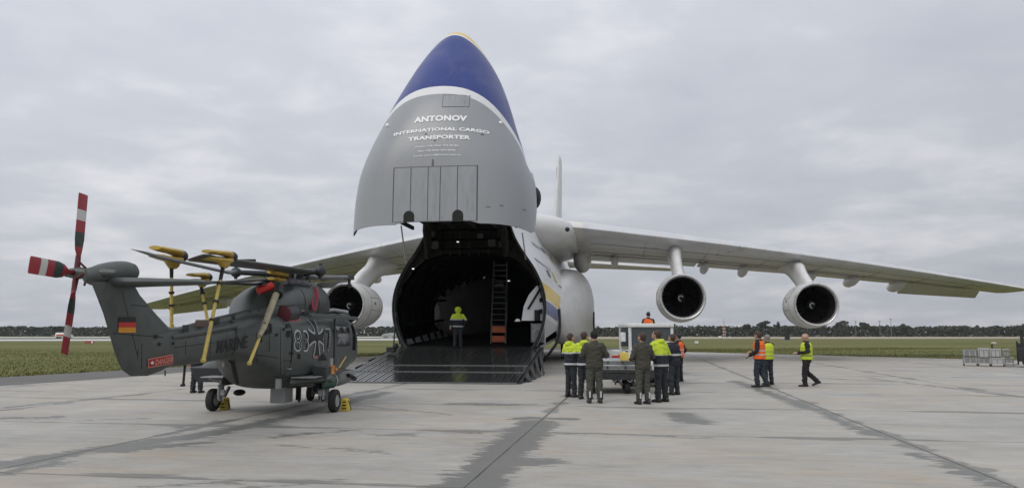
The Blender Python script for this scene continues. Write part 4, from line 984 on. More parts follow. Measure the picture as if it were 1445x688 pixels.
# exhausts with covers
for c in (HL(399, 443, 16.25), HL(336, 439, 16.6)):
    MB().tube([c + Vector((.5, 0, .02)), c], [.2, .17], 16).build('exhaust_pipe', M_hd, heli, smooth=50)
    MB().ball(c + Vector((-.01, 0, 0)), .19, 16, 9, (.45, 1, 1)).build('exhaust_cover', M_maroon, heli, smooth=60)
def HH0(px, py, tree, y):
    o = HI @ Vector((0, 0, CAMH)); d = (HI.to_3x3() @ ray(px, py)).normalized(); h = tree.ray_cast(o, d)
    return h[0] if h[0] is not None else HY(px, py, y)
def hpatch(name, poly, y, m, off=.012, tree=None, cell=.2, parent=None, th=0):
    pp = [HH0(a, b_, tree or htree2, y) for a, b_ in poly]; g = poly_geo([(p.x, p.z) for p in pp], cell)
    return wrap(name, g, lambda x, z: (x, -6, z), tree or htree2, (0, 1, 0), m, parent or heli, off)
M_seamh = mat('door_seam', (.008, .009, .01), .8)
def rect(a, b_, c, d): return [(a, b_), (c, b_), (c, d), (a, d)]
# sliding cabin door and cockpit door
def hrect(x0, z0, x1, z1, name, m, off): 
    return wrap(name, poly_geo([(x0, z0), (x1, z0), (x1, z1), (x0, z1)], .25), lambda x, z: (x, -6, z), htree2, (0, 1, 0), m, heli, off)
xd0, xd1, xd2 = HH0(412, 480, htree2, -1).x, HY(470.5, 480, -1.0).x, HY(498, 480, -.98).x
hrect(xd0 - .02, .84, xd1 + .02, 2.06, 'door_seam', M_seamh, .004); hrect(xd0, .86, xd1, 2.04, 'cabin_door', M_h, .016)
hrect(xd1 + .04, .86, xd2 - .1, 2.05, 'door_seam', M_seamh, .004); hrect(xd1 + .06, .88, xd2 - .12, 2.03, 'cockpit_door', M_h, .016)
hrect(xd1 + .22, 1.42, xd2 - .3, 1.94, 'window_seam', M_seamh, .020); hrect(xd1 + .25, 1.45, xd2 - .33, 1.91, 'cockpit_window', M_glass, .026)
hrect(xd2 - .05, 1.3, xd2 + .25, 1.95, 'quarter_window', M_glass, .012)
MB().box(((xd0 + xd2) / 2 + .3, -1.02, 2.12), (xd2 - xd0 - .3, .09, .09)).build('door_rail', M_h, heli, bevel=.015)
MB().box((xd1 + .02, -1.015, 1.5), (.06, .05, 1.2)).build('door_post', M_hd, heli, bevel=.01)
# windscreen and roof panels
M_glare = mat('canopy_glass', (.10, .11, .12), .05, spec=1, var=.05)
for s_ in (1, -1): MB().box((2.75, s_ * .42, 2.215), (.75, .7, .05)).build('roof_window', M_glare, heli, bevel=.02)
MB().tube([HL(452, 440, 19.2), HL(470, 437, 19.6), HL(490, 440, 20.2)], .045, 8).build('roof_glare', M_hl, heli)  # pale tube set along the roof windows as their painted glare
wsx = MB(); wsx.add([(3.28, -.8, 2.02), (3.98, -.58, 1.58), (3.98, .58, 1.58), (3.28, .8, 2.02)], [(0, 1, 2, 3)]); wsx.build('windscreen', M_glass, heli, smooth=0)
# small openings, steps, grilles and dark marks seen on the side
for p in (rect(372, 458, 376, 472), rect(378, 456, 382, 470), rect(402, 456, 407, 462), rect(404, 466, 409, 475), rect(408, 496, 413, 500), rect(418, 499, 423, 506), rect(388, 470, 391, 474), rect(398, 462, 401, 466), rect(365, 474, 369, 482)):
    hpatch('vent_slot', p, -1.0, M_seamh, .018)
for p in (rect(405, 448, 424, 453),): hpatch('intake_cover', p, -.85, M_redc, .015)
hpatch('side_marking', [(452, 499), (456, 499), (460, 508), (448, 508)], -1.0, M_seamh, .03)
for p in (rect(440, 500, 446, 505),): hpatch('small_label', p, -1, mat('label_pink', (.35, .15, .14), .6), .03)
# cowling panels, handles and cooling grilles
for p in ([(362, 424), (378, 424), (378, 431), (362, 431)], [(402, 405), (412, 402), (412, 408), (402, 411)], [(436, 430), (441, 430), (441, 437), (436, 437)]):
    hpatch('cowling_vent', p, -.7, M_hd, .02)
for a, b_ in (((372, 415), (384, 408)), ((384, 408), (396, 405)), ((395, 424), (408, 420)), ((431, 408), (432, 446)), ((448, 408), (450, 446)), ((395, 432), (432, 428))):
    A, B = HY(*a, -.72), HY(*b_, -.72); n_ = 8; pts = []
    for k in range(n_ + 1):
        p = A.lerp(B, k / n_); h = htree2.ray_cast(Vector((p.x, -6, p.z)), Vector((0, 1, 0)))
        if h[0] is not None: pts.append(h[0] + Vector((0, -.004, 0)))
    if len(pts) > 2: MB().tube(pts, .009, 5).build('cowling_seam', M_hd, heli)
# red streamer loops
A = HL(444, 405, 18.0); MB().tube(dense([A, HL(448, 412, 17.9), HL(447, 425, 17.75), HL(443, 438, 17.6), HL(441, 426, 17.65), HL(443, 411, 17.9)], 3), .035, 7, flat=.5).build('warning_streamer', mat('streamer_red', (.25, .02, .04), .6), heli)
MB().tube([HL(364, 410, 16.0), HL(384, 403, 16.2)], [.10, .11], 9, flat=.8).build('warning_bag', mat('bag_red', (.50, .03, .022), .6), heli, smooth=60)
# cloth over the rotor mast foot
q = MB()
for k in range(12):
    t = k / 11; c = HL(384 + 48 * t, 401 - 4 * math.sin(t * 3.1) + random.uniform(-1, 1), 16.6 + 1.2 * t); q.ball(c, random.uniform(.09, .14), 9, 6, (1.3, 1.2, .7))
o = q.build('mast_cover', M_cloth, heli, smooth=80)
# ---------------- rotor head and folded blades
hub = HL(411, 386, 18.2); hub.z = 3.08
MB().lathe([(-.35, .16), (-.1, .2), (0, .30), (.08, .32), (.14, .2), (.22, .12)], hub, (0, 0, 1), 20).build('rotor_hub', M_hd, heli, smooth=50)
def fblade(name, root, tip, c0, c1, m, roll=.2, th_=.035):
    root = Vector(root); tip = Vector(tip); d = (tip - root).normalized(); side = d.cross(Vector((0, 0, 1))).normalized(); up = side.cross(d)
    sd = side * math.cos(roll) + up * math.sin(roll); uu = up * math.cos(roll) - side * math.sin(roll)
    L_ = (tip - root).length; rr = []
    for t, k, kt in ((0, .28, 1.6), (.04, .35, 1.5), (.10, .8, 1.1), (.16, 1, 1), (.93, 1, .9), (.97, 1.12, .8), (1.0, .95, .3)):
        c = (c0 + (c1 - c0) * t) * k
        cp = root + d * L_ * t - Vector((0, 0, .10 * math.sin(math.pi * t)))
        rr.append([cp + sd * c * (u - .35) + uu * th_ * kt * v for u, v in ((0, .0), (.03, .55), (.15, 1), (.4, .95), (.75, .45), (1, .05), (1, -.05), (.75, -.3), (.4, -.6), (.15, -.7), (.03, -.45))])
    return MB().loft(rr).build(name, m, heli, smooth=50)
BA_r, BA_t = HL(335, 384, 16.2), HL(202, 355.5, 11.9)
BB_r, BB_t = HL(448, 382, 18.4), HL(280, 361, 12.9)
BC_r, BC_t = HL(373, 398, 17.4), HL(236, 394, 12.4)
fblade('main_rotor_blade', BA_r, BA_t, .34, .34, M_blade, .26, .036)
fblade('main_rotor_blade', BB_r, BB_t, .36, .36, M_blade, -.26, .040)
fblade('main_rotor_blade', BC_r, BC_t, .32, .34, M_blade, .1)
fblade('main_rotor_blade', HL(405, 389, 18.0), HL(300, 398, 13.6), .32, .34, M_blade, -.1)
for tipp, dr in ((BA_t, BA_r), (BC_t, BC_r)):
    pass
def knob(p, r, m=M_hd): MB().ball(p, r, 12, 8, (1.2, 1, 1)).tube([p + Vector((0, 0, -r * 1.3)), p + Vector((0, 0, r * 1.3))], r * .35, 8).build('fold_hinge', m, heli, smooth=60)
knob(HL(333, 384, 16.2), .11); knob(HL(452, 382, 18.35), .14); knob(HL(373, 397, 17.4), .08)
for a, b_, r in ((HL(333, 384, 16.2), hub, (.055, .1)), (HL(452, 381, 18.35), hub, (.07, .12)), (HL(373, 397, 17.4), hub, (.05, .1)), (HL(397, 390, 17.4), hub, (.07, .12))):
    MB().tube([a, a.lerp(b_, .5) + Vector((0, 0, .02)), b_], [r[0], r[0] * 1.2, r[1]], 10).build('rotor_arm', M_hd, heli, smooth=50)
for k in range(5):
    an = k * 1.25; MB().tube([hub + Vector((math.cos(an) * .25, math.sin(an) * .25, -.3)), hub + Vector((math.cos(an) * .42, math.sin(an) * .42, .05))], .022, 6).build('control_rod', M_hl if k % 2 else M_hd, heli)
E_ = HL(493, 391, 19.6)
MB().tube([hub + Vector((0, -.1, .0)), HL(424, 391, 18.2), E_], [.07, .055, .05], 10).build('rotor_arm', mat('arm_grey', (.17, .18, .18), .4, .3), heli, smooth=50)
MB().box(E_, (.16, .22, .13)).tube([E_, E_ - Vector((0, 0, .28))], [.05, .03], 8).box(E_ - Vector((0, 0, .2)), (.1, .12, .06)).build('fold_hinge', M_hd, heli, bevel=.01)
fblade('blade_stub', HL(446, 400, 18.8), HL(473, 402, 19.4), .30, .34, M_bl2, .4)
# ---------------- blade cradles and yellow supports
def cradle(c, d, s=1.0, dirx=None):
    c = Vector(c); d = Vector(d).normalized(); side = d.cross(Vector((0, 0, 1))).normalized(); up = side.cross(d)
    def P(a, b_, e): return c + d * a * s + side * b_ * s + up * e * s
    q = MB()
    for sg, hh in ((1, .10), (-1, .10)):
        rr = []
        for t, w_, h_, z0 in ((-.55, .09, .03, .03), (-.35, .11, .04, .03), (0, .12, .045, .035), (.22, .12, .06, .03), (.30, .08, .05, .0)):
            rr.append([P(t, w_ * math.cos(u), sg * (z0 + .03) + h_ * math.sin(u)) for u in [2 * math.pi * k / 12 for k in range(12)]])
        q.loft(rr)
    o = q.build('blade_cradle', M_yc, heli, smooth=60)
    q = MB(); rr = []
    for z, a0, a1, w_ in ((-.03, -.30, .30, .11), (-.09, -.16, .29, .10), (-.16, -.02, .22, .08), (-.20, .03, .15, .05)):
        rr.append([P((a0 + a1) / 2 + (a1 - a0) / 2 * math.cos(u), w_ * math.sin(u), z) for u in [2 * math.pi * k / 12 for k in range(12)]])
    q.loft(rr).build('cradle_keel', M_yc, o, smooth=60)
    MB().ball(P(.34, 0, .02), .10 * s, 12, 8, (1, 1.3, 1)).build('cradle_knob', M_hd, o, smooth=60)
    return P(.05, 0, -.2)
def support(top, bot, r=.027, rings=3):
    top = Vector(top); bot = Vector(bot); v = bot - top
    st_ = MB().tube([top + v * .14, bot], [r, r * 1.15], 10).build('support_strut', M_yel, heli, smooth=50)
    MB().tube([top, top + v * .14], [r * 1.25, r * 1.1], 10).build('strut_sleeve', M_black, st_, smooth=50)
    for k in range(rings):
        t = .18 + .6 * k / rings; MB().lathe([(-.02, r * 1.3), (-.02, r * 1.7), (.02, r * 1.7), (.02, r * 1.3)], top + v * t, v, 10).build('strut_collar', M_black, st_)
    MB().ball(bot, r * 1.7, 8, 6).build('strut_foot', M_yel, st_)
dA = (BA_r - BA_t); dB = BB_r - BB_t; dC = BC_r - BC_t
k1 = cradle(HL(241, 360, 13.1), dA, 1.12); k2 = cradle(HL(313, 362, 13.6), dB, 1.0); k3 = cradle(HL(283, 392, 13.9), dC, .85); k4 = cradle(HL(395, 391, 16.9), Vector((1, .1, .0)), 1.15)
support(k1, HL(242, 468, 13.3), .027); support(k2, HL(287, 508, 12.95), .029); support(k3, HL(293, 452, 13.9), .025, 2)
h_ = HY(352, 511, -.95)
MB().tube([HL(393, 404, 16.3), HL(391, 416, 16.1)], [.11, .12], 10).build('strut_head', M_black, heli)
MB().tube([HL(390, 414, 16.1), HL(372, 462, 15.2), HL(366, 474, 14.8)], [.07, .06, .04], 12).build('support_cone', mat('cone_sand', (.33, .29, .19), .6, var=.2, scale=6), heli, smooth=50)
support(HL(385, 428, 15.9), HL(352, 512, 14.2), .028, 3)
MB().tube([HL(242, 470, 13.3), HL(245, 458, 13.25), HL(240, 450, 13.3)], .012, 6).build('lashing', M_yel, heli)
q = HL(285, 456, 12.9); MB().box(q, (.3, .1, .12)).build('strut_saddle', mat('saddle_brown', (.10, .07, .06), .7), heli, bevel=.02)
# ---------------- lettering, cross, flag, warning plate
M_wl = mat('letter_white', (.40, .41, .41), .6); M_dl = mat('letter_dark', (.010, .011, .012), .6)
def HH(px, py, tree):
    o = HI @ Vector((0, 0, CAMH)); d = (HI.to_3x3() @ ray(px, py)).normalized(); h = tree.ray_cast(o, d)
    return h[0] if h[0] is not None else HY(px, py, -.9)
def side_text(body, p0, p1, hpx, y, tree, m, off=.02, bold=.02, name='lettering', grow=0.0):
    vs, fs = text_geo(body, 1.0, bold, align='LEFT', sub=1, spacing=1.12 if body == '83' else 1.0)
    x0 = min(v[0] for v in vs); x1 = max(v[0] for v in vs); hh = .72
    A, B = HH(*p0, tree), HH(*p1, tree); T = HH(p0[0], p0[1] - hpx, tree); T2 = HH(p1[0], p1[1] - hpx, tree); H = ((T.z - A.z) + (T2.z - B.z)) / 2
    return wrap(name, ([((A.x + (B.x - A.x) * (v[0] - x0) / (x1 - x0)), A.z + (B.z - A.z) * (v[0] - x0) / (x1 - x0) + v[1] / hh * H) for v in vs], fs), lambda x, z: (x, -6, z), tree, (0, 1, 0), m, heli, off)
bt2 = MB(); bt2.v = list(bm_.v) + list(mb.v); bt2.f = list(bm_.f) + [tuple(i + len(bm_.v) for i in f) for f in mb.f]; btree2 = tree_of(bt2)
side_text('MARINE', (304, 498), (348, 490), 18, -.42, btree2, M_dl, .012, .012)
side_text('83', (412.5, 495), (434, 495.5), 31, -1.0, htree2, M_wl, .028, .014)
side_text('83', (414, 493.5), (432.5, 494), 28, -1.0, htree2, M_dl, .036, -.020)
side_text('17', (454, 494.5), (466.5, 493.5), 32, -1.0, htree2, M_wl, .028, .014)
side_text('17', (455.4, 493), (465, 492.3), 29.5, -1.0, htree2, M_dl, .036, .004)
A, B = HH(432, 476, htree2), HH(457, 476, htree2); cxx = (A.x + B.x) / 2; Rx = (B.x - A.x) / 2; zt_, zb_ = HY(445, 454, -1.0).z, HY(445, 497.5, -1.0).z; czz = (zt_ + zb_) / 2; Rz = (zt_ - zb_) / 2
Rz = Rx = (Rx * .55 + Rz * .45)
def arm(ang, w0, w1, r0, r1, m, off, bar=None):
    n_ = 6; L_ = []; R_ = []
    for k in range(n_ + 1):
        t = k / n_; r = r0 + (r1 - r0) * t; w_ = w0 + (w1 - w0) * t ** 1.8; L_.append((r, w_)); R_.append((r, -w_))
    poly = L_ + R_[::-1] if bar is None else ([(r, w_ * bar) for r, w_ in L_] + [(r, (w_ + .13) * bar) for r, w_ in L_][::-1])
    c, s_ = math.cos(ang), math.sin(ang)
    P = [(cxx + Rx * (c * r - s_ * w_), czz + Rz * (s_ * r + c * w_)) for r, w_ in poly]
    wrap('iron_cross', poly_geo(P), lambda x, z: (x, -6, z), htree2, (0, 1, 0), m, heli, off)
for k in range(4):
    a = k * math.pi / 2
    arm(a, .13, .36, .02, .95, M_dl, .034)
    for bsg in (1, -1): arm(a, .13, .36, .22, .95, M_wl, .030, bsg * 1.0)
def fpoly(name, poly, m, off=.01, tree=None): return hpatch(name, poly, 0, m, off, tree or fintree, .15)
for k, c in enumerate(((.008, .008, .008), (.50, .03, .02), (.62, .27, .02))):
    y0 = 447 + k * 7.3; fpoly('flag_stripe', [(167 - k * .3, y0), (191, y0), (191 - k * .3, y0 + 7.3), (166.6 - k * .3, y0 + 7.3)], mat('flag_%s' % ('black', 'red', 'gold')[k], c, .5, var=.05), .012)
ft2 = MB(); ft2.v = list(bm_.v) + [p for r_ in rr for p in r_][:0]; ft2.f = list(bm_.f)
q = MB(); q.v = list(bm_.v); q.f = list(bm_.f)
fo_ = [o for o in heli.children if o.name.startswith('tail_fin')][0]
n0 = len(q.v); q.v += [v.co.copy() for v in fo_.data.vertices]; q.f += [tuple(i + n0 for i in p.vertices) for p in fo_.data.polygons]; fbt = tree_of(q)
Mpl, Mpd = mat('plate_pink', (.62, .27, .22), .5, var=.05), mat('plate_red', (.36, .025, .02), .5, var=.08)
fpoly('warning_plate', [(207.5, 506), (242.5, 499.5), (242.5, 513.2), (207.5, 518.8)], Mpl, .012, fbt); fpoly('plate_field', [(208.6, 507), (241.4, 501), (241.4, 512.2), (208.6, 517.6)], Mpd, .017, fbt)
side_text('DANGER', (216.5, 515), (240.5, 510.6), 8.0, -.1, fbt, Mpl, .023, .03)
fpoly('hand_symbol', [(210.2, 511.6), (213, 508.6), (214.5, 510), (215.8, 511.2), (213.6, 513.6), (211.5, 513.2)], mat('plate_white', (.7, .65, .62), .5), .024, fbt)
for p in (rect(217, 472, 221, 477), [(223, 482), (226, 484), (225, 488), (222, 486)], rect(242, 482, 245, 486)): fpoly('vent_slot', p, M_seamh, .015, fbt)
MB().ball(HY(231, 473, -.08), .055, 10, 7).build('strobe_light', M_black, heli)
# ---------------- aerials and braces under the boom
MB().tube([HY(261, 515, 0), HY(258.5, 543, 0)], .022, 8).box(HY(258, 543, 0), (.1, .04, .04)).build('tail_bumper', M_black, heli)
MB().tube([HY(233, 522, 0), HY(233, 530, 0)], .012, 6).build('aerial', M_black, heli)
MB().tube([HL(322, 503, 15.2), HL(328, 512, 15.4), HL(335, 541, 15.6)], .045, 8).build('brace', M_black, heli)
MB().tube([HL(316, 503, 15.4), HL(316, 516, 15.6)], .03, 8).build('pitot', M_hl, heli)
# ---------------- sponsons, wheels
def wheel(name, loc, r, w_, par=heli):
    q = MB(); q.lathe([(-w_ * .42, r * .55), (-w_ * .5, r * .78), (-w_ * .42, r * .95), (-w_ * .2, r), (w_ * .2, r), (w_ * .42, r * .95), (w_ * .5, r * .78), (w_ * .42, r * .55)], (0, 0, 0), (0, 1, 0), 28)
    o = q.build(name, M_rub, par, smooth=50); o.location = loc
    MB().lathe([(-w_ * .4, .01), (-w_ * .42, r * .2), (-w_ * .3, r * .5), (-w_ * .42, r * .56), (w_ * .42, r * .56), (w_ * .3, r * .5), (w_ * .42, r * .2), (w_ * .4, .01)], (0, 0, 0), (0, 1, 0), 20).build('rim', M_hl, o, smooth=30)
    return o
for s_ in (1, -1):
    wheel('main_wheel', (0, s_ * 1.40, .25), .25, .17)
    MB().tube([(0, s_ * 1.24, .25), (.02, s_ * 1.22, .55), (.05, s_ * 1.18, .85)], [.045, .055, .07], 12).tube([(0, s_ * 1.40, .25), (0, s_ * 1.22, .25)], .04, 10).tube([(.05, s_ * 1.2, .5), (-.18, s_ * 1.2, .36), (0, s_ * 1.22, .25)], .025, 8).tube([(-.16, s_ * 1.2, .28), (-.16, s_ * 1.2, .6)], .03, 8).build('oleo_leg', M_hl, heli, smooth=50)
    MB().box((-.13, s_ * 1.16, .42), (.05, .16, .12)).box((.0, s_ * 1.18, .62), (.16, .1, .08)).tube([(-.1, s_ * 1.12, .22), (-.1, s_ * 1.12, .5)], .015, 6).build('scissor_link', M_hl, heli)
    q = MB(); rr = []
    for y, x0, x1, z0, z1 in ((.75, -1.0, .55, .62, .80), (1.1, -.55, .42, .66, .80), (1.42, -.32, .3, .66, .80)):
        rr.append([Vector((x0, s_ * y, z0 + .05)), Vector((x0 + .1, s_ * y, z0)), Vector((x1 - .1, s_ * y, z0)), Vector((x1, s_ * y, z0 + .05)), Vector((x1, s_ * y, z1 - .04)), Vector((x1 - .1, s_ * y, z1)), Vector((x0 + .1, s_ * y, z1)), Vector((x0, s_ * y, z1 - .05))])
    q.loft(rr).build('sponson', M_h if s_ > 0 else M_h, heli, smooth=30)
    MB().box((-.5, s_ * 1.0, .80), (.9, .5, .02)).build('sponson_plate', M_hl, heli)
MB().loft([[Vector((x, y, z)) for x, y in ((-.36, 1.12), (.36, 1.12), (.36, 1.66), (-.36, 1.66))] for z in (.66, .70)] + [[Vector((x, y, .98)) for x, y in ((-.42, 1.02), (.42, 1.02), (.42, 1.78), (-.42, 1.78))], [Vector((x, y, 1.0)) for x, y in ((-.36, 1.1), (.36, 1.1), (.36, 1.7), (-.36, 1.7))]]).build('float_housing', M_hd, heli, bevel=.02)
MB().lathe([(0, .30), (.04, .27), (.12, .12), (.14, .02)], (0, 1.38, 1.0), (0, 0, 1), 18).build('float_cap', M_h, heli, smooth=50)
MB().tube([(0, 1.3, 1.08), (0, 1.3, 1.42)], .03, 8).build('reel_post', M_hl, heli); MB().lathe([(-.09, .02), (-.09, .09), (-.05, .075), (.05, .075), (.09, .09), (.09, .02)], (0, 1.3, 1.19), (0, 0, 1), 14).build('orange_reel', M_orng, heli)
# starboard: black box, green dome with a white ring, orange reel above
MB().box((-.2, -1.18, .86), (.42, .30, .30)).build('float_housing', M_hd, heli, bevel=.02)
gd = HL(463, 537, 17.25); M_gr = mat('float_green', (.035, .085, .06), .5, var=.15)
MB().lathe([(-.25, .16), (-.2, .175), (.0, .175), (.12, .15), (.2, .09), (.23, .01)], gd, (.9, -.42, 0), 20, cap=False).build('green_dome', M_gr, heli, smooth=50)
MB().lathe([(.125, .155), (.13, .165), (.165, .145), (.16, .13)], gd, (.9, -.42, 0), 20).build('white_ring', M_wl, heli)
rl = HL(467, 521, 17.35)
MB().lathe([(-.09, .02), (-.09, .095), (-.05, .08), (.05, .08), (.09, .095), (.09, .02)], rl, (0, 0, 1), 14).build('orange_reel', M_orng, heli); MB().tube([rl, rl + Vector((0, 0, .25))], .05, 8).build('reel_post', M_hl, heli)
MB().ball(rl + Vector((.02, -.12, .0)), .035).build('reel_handle', M_orng, heli)
MB().tube([HL(478, 519, 18.4), HL(488, 503, 18.9)], .018, 6).build('yellow_tie', M_yel, heli)
for dx in (-.16, .16): wheel('nose_wheel', (2.85, dx, .2), .2, .13)
MB().tube([(2.85, 0, .2), (2.9, 0, .75)], .06, 10).tube([(2.85, -.16, .2), (2.85, .16, .2)], .035, 8).build('nose_leg', M_hl, heli)
# belly equipment
MB().loft([[Vector((x, y, z)) for x, y in ((-.45, -.45), (.0, -.45), (.0, -.1), (-.45, -.1))] for z in (.60, .22)]).build('belly_box', mat('belly_grey', (.26, .27, .27), .5, var=.15), heli, bevel=.02)
MB().tube([(-1.15, .5, .62), (-1.25, .55, .42)], .035, 8).build('tie_down', M_black, heli)
MB().box((.2, -.5, .38), (.08, .1, .28)).tube([(.2, -.5, .32), (.25, -.5, .2)], .03, 6).build('belly_hook', M_black, heli); MB().box((1.3, -.55, .42), (.3, .1, .14)).tube([(1.42, -.55, .42), (1.7, -.5, .3)], .035, 6).build('belly_hook', M_black, heli)
MB().ball((-.1, .75, .42), .12, 12, 8, (1.6, 1, .6)).build('flotation_bottle', M_black, heli)
q = HL(393, 541, 16.3); MB().box(q, (.12, .1, .22)).build('step', M_hl, heli, bevel=.01)
# pale chin under the nose with its black rim
q = MB(); rr = []
for z, k in ((.80, 1.0), (.62, .98), (.46, .84), (.38, .55), (.36, .1)):
    rr.append([Vector((3.2 + 1.0 * k * math.cos(u), .84 * k * math.sin(u), z - .03)) for u in [2 * math.pi * j / 28 for j in range(28)]])
q.loft(rr).build('chin_radome', mat('radome_grey', (.30, .31, .31), .45, var=.1), heli, smooth=60)
MB().tube([Vector((3.2 + 1.04 * math.cos(u), .87 * math.sin(u), .72 - .22 * max(0, math.cos(u + .9)) ** 2)) for u in [-1.9 + j * .12 for j in range(24)]], .05, 8).build('radome_rim', M_black, heli)
# yellow chocks on the ground
def chock(px, py, w_, label):
    g = ground(px, py); t = thing('wheel_chock', label, 'wheel chock', (g.x, g.y, .004), R(-5), 'yellow chocks at the helicopter wheels')
    MB().prism([(-.10, -w_ / 2, 0), (.10, -w_ / 2, 0), (.05, -w_ / 2, .26), (-.06, -w_ / 2, .28)], (0, w_, 0)).build('wedge', mat('chock_yellow', (.62, .46, .05), .6, var=.15, scale=10), t, bevel=.01)
    for k in range(3): MB().box((0, -w_ / 2 - .004, .06 + k * .07), (.1 - k * .015, .012, .025)).build('groove', M_dl, t)
    MB().tube([(0, 0, .25), (.1, -.05, .2), (.16, -.1, .02)], .01, 6).build('rope', M_black, t)
chock(487.5, 579, .22, 'yellow wheel chock in front of the nearer right main wheel of the helicopter')
chock(317, 577, .22, 'yellow wheel chock tucked behind the left main wheel of the helicopter')

# panel seams, handles and rivets of the helicopter skin
def hseam(pts, r=.006, tree=None, name='panel_seam', m=None, n_=10, off=.0):
    tree = tree or htree2; out = []
    for A_, B_ in zip(pts[:-1], pts[1:]):
        for k in range(n_):
            px = A_[0] + (B_[0] - A_[0]) * k / n_; py = A_[1] + (B_[1] - A_[1]) * k / n_
            o = HI @ Vector((0, 0, CAMH)); d = (HI.to_3x3() @ ray(px, py)).normalized(); h = tree.ray_cast(o, d)
            if h[0] is not None: out.append(h[0] + Vector((0, -off, 0)))
    if len(out) > 2 and max((a - b_).length for a, b_ in zip(out[:-1], out[1:])) < .5: MB().tube(out, r, 5).build(name, m or M_seamh, heli)
for p in (((396, 462), (396, 535)), ((411, 500), (411, 545)), ((432, 500), (431, 548)), ((455, 502), (454, 540)), ((398, 508), (468, 510)), ((384, 530), (462, 536)), ((380, 455), (380, 500)), ((362, 470), (363, 515)), ((362, 500), (396, 505)), ((400, 458), (400, 446)), ((482, 498), (494, 497)), ((474, 510), (497, 508))):
    hseam(p)
for p in (((300, 472), (345, 462)), ((262, 500), (262, 478)), ((296, 505), (298, 470)), ((318, 500), (320, 466)), ((245, 490), (340, 478)), ((345, 484), (346, 462))): hseam(p, .005, btree2)
for p in (((172, 410), (196, 510)), ((185, 430), (212, 432)), ((160, 470), (238, 476)), ((200, 520), (200, 480))): hseam(p, .005, fbt)
for p in (((404, 520), (412, 520)), ((440, 522), (448, 522)), ((476, 505), (476, 512)), ((424, 438), (430, 438))): hseam(p, .012, None, 'grab_handle', M_hl, 4, .02)
for a, b_, n_ in (((398, 459), (398, 530), 16), ((413, 512), (466, 513), 14), ((345, 470), (392, 459), 10), ((473, 457), (495, 456), 6), ((305, 478), (345, 469), 10), ((250, 484), (300, 474), 10)):
    q = MB()
    for k in range(n_):
        px = a[0] + (b_[0] - a[0]) * k / n_; py = a[1] + (b_[1] - a[1]) * k / n_
        o = HI @ Vector((0, 0, CAMH)); d = (HI.to_3x3() @ ray(px, py)).normalized()
        for tr_ in (htree2, btree2):
            h = tr_.ray_cast(o, d)
            if h[0] is not None: q.ball(h[0], .009, 5, 4); break
    if q.v: o = q.build('rivets', M_hl, heli); o['kind'] = 'stuff'
# lines and rods round the rotor head, ties on the blades
for k in range(4):
    q = HL(392 + k * 14, 393 - (k % 2) * 3, 17.0 + k * .4); MB().tube([q, q + Vector((.1, -.05, -.16)), q + Vector((.22, 0, -.2))], .014, 6).build('hydraulic_line', M_black, heli)
for px, py, d in ((350, 368, 15.0),):
    q = HL(px, py, d); MB().box(q, (.05, .30, .07)).build('blade_strap', M_black, heli)
# ================================================================= PEOPLE
def solidify_mesh(mb, voxel, name, wr=0.0, smooth_it=2, seed=0):
    me = mb.mesh('tmp'); bm = bmesh.new(); bm.from_mesh(me); bmesh.ops.recalc_face_normals(bm, faces=bm.faces); bm.to_mesh(me); bm.free()
    o = bpy.data.objects.new('tmp', me); col.objects.link(o)
    r = o.modifiers.new('r', 'REMESH'); r.mode = 'VOXEL'; r.voxel_size = voxel; r.use_smooth_shade = True
    s = o.modifiers.new('s', 'SMOOTH'); s.iterations = smooth_it; s.factor = .5
    bpy.context.view_layer.update()
    m2 = bpy.data.meshes.new_from_object(o.evaluated_get(bpy.context.evaluated_depsgraph_get()))
    bpy.data.objects.remove(o); bpy.data.meshes.remove(me); m2.name = name
    if wr:
        nn = [v.normal.copy() for v in m2.vertices]
        for v, n_ in zip(m2.vertices, nn):
            p = v.co; a = noise.noise(Vector((p.x * 9 + seed, p.y * 9, p.z * 17))) + .5 * noise.noise(Vector((p.x * 20, p.y * 20 + seed, p.z * 30)))
            v.co = p + n_ * a * wr
    m2.shade_smooth()
    return m2
M_skin_ = mat('skin', (.42, .25, .18), .55, var=.12, scale=12)
HAIR = {'brown': mat('hair_brown', (.05, .028, .018), .7, scale=30, var=.4), 'black': mat('hair_black', (.012, .010, .010), .6, scale=30, var=.4), 'bald': None,
        'beanie': mat('beanie_black', (.012, .012, .013), .9, scale=40, var=.3), 'hood': None, 'grey': mat('hair_grey', (.2, .19, .18), .7, scale=30, var=.3)}
NAVY = (.010, .013, .022); YEL = (.50, .62, .035); REF = (.46, .47, .46); ORG = (.80, .13, .025); OLV = (.050, .046, .034)
M_hv = bands('hivis_jacket', 2, [(.895, NAVY), (.945, REF), (1.20, NAVY), (1.24, REF), (1.62, YEL)], rough=.8, scale=6, dirt_amt=.08, var=.12)
M_hv2 = bands('hivis_jacket_light', 2, [(.87, NAVY), (.925, REF), (1.14, NAVY), (1.17, (.42, .5, .2)), (1.62, YEL)], rough=.8, scale=6, dirt_amt=.08, var=.12)
M_vo = bands('orange_vest_cloth', 2, [(1.02, ORG), (1.065, REF), (1.15, ORG), (1.19, REF), (1.7, ORG)], rough=.8, scale=6, dirt_amt=.05, var=.10)
M_vy = bands('yellow_vest_cloth', 2, [(1.0, YEL), (1.05, (.30, .36, .10)), (1.14, YEL), (1.19, (.30, .36, .10)), (1.7, YEL)], rough=.8, scale=6, dirt_amt=.05, var=.10)
M_olvj = mat('olive_jacket', OLV, .85, var=.2, scale=8); M_olvt = bands('olive_trousers', 2, [(.22, (.048, .05, .042)), (.24, (.06, .062, .05)), (2, (.058, .060, .048))], rough=.85, var=.2, scale=8, dirt_amt=.1)
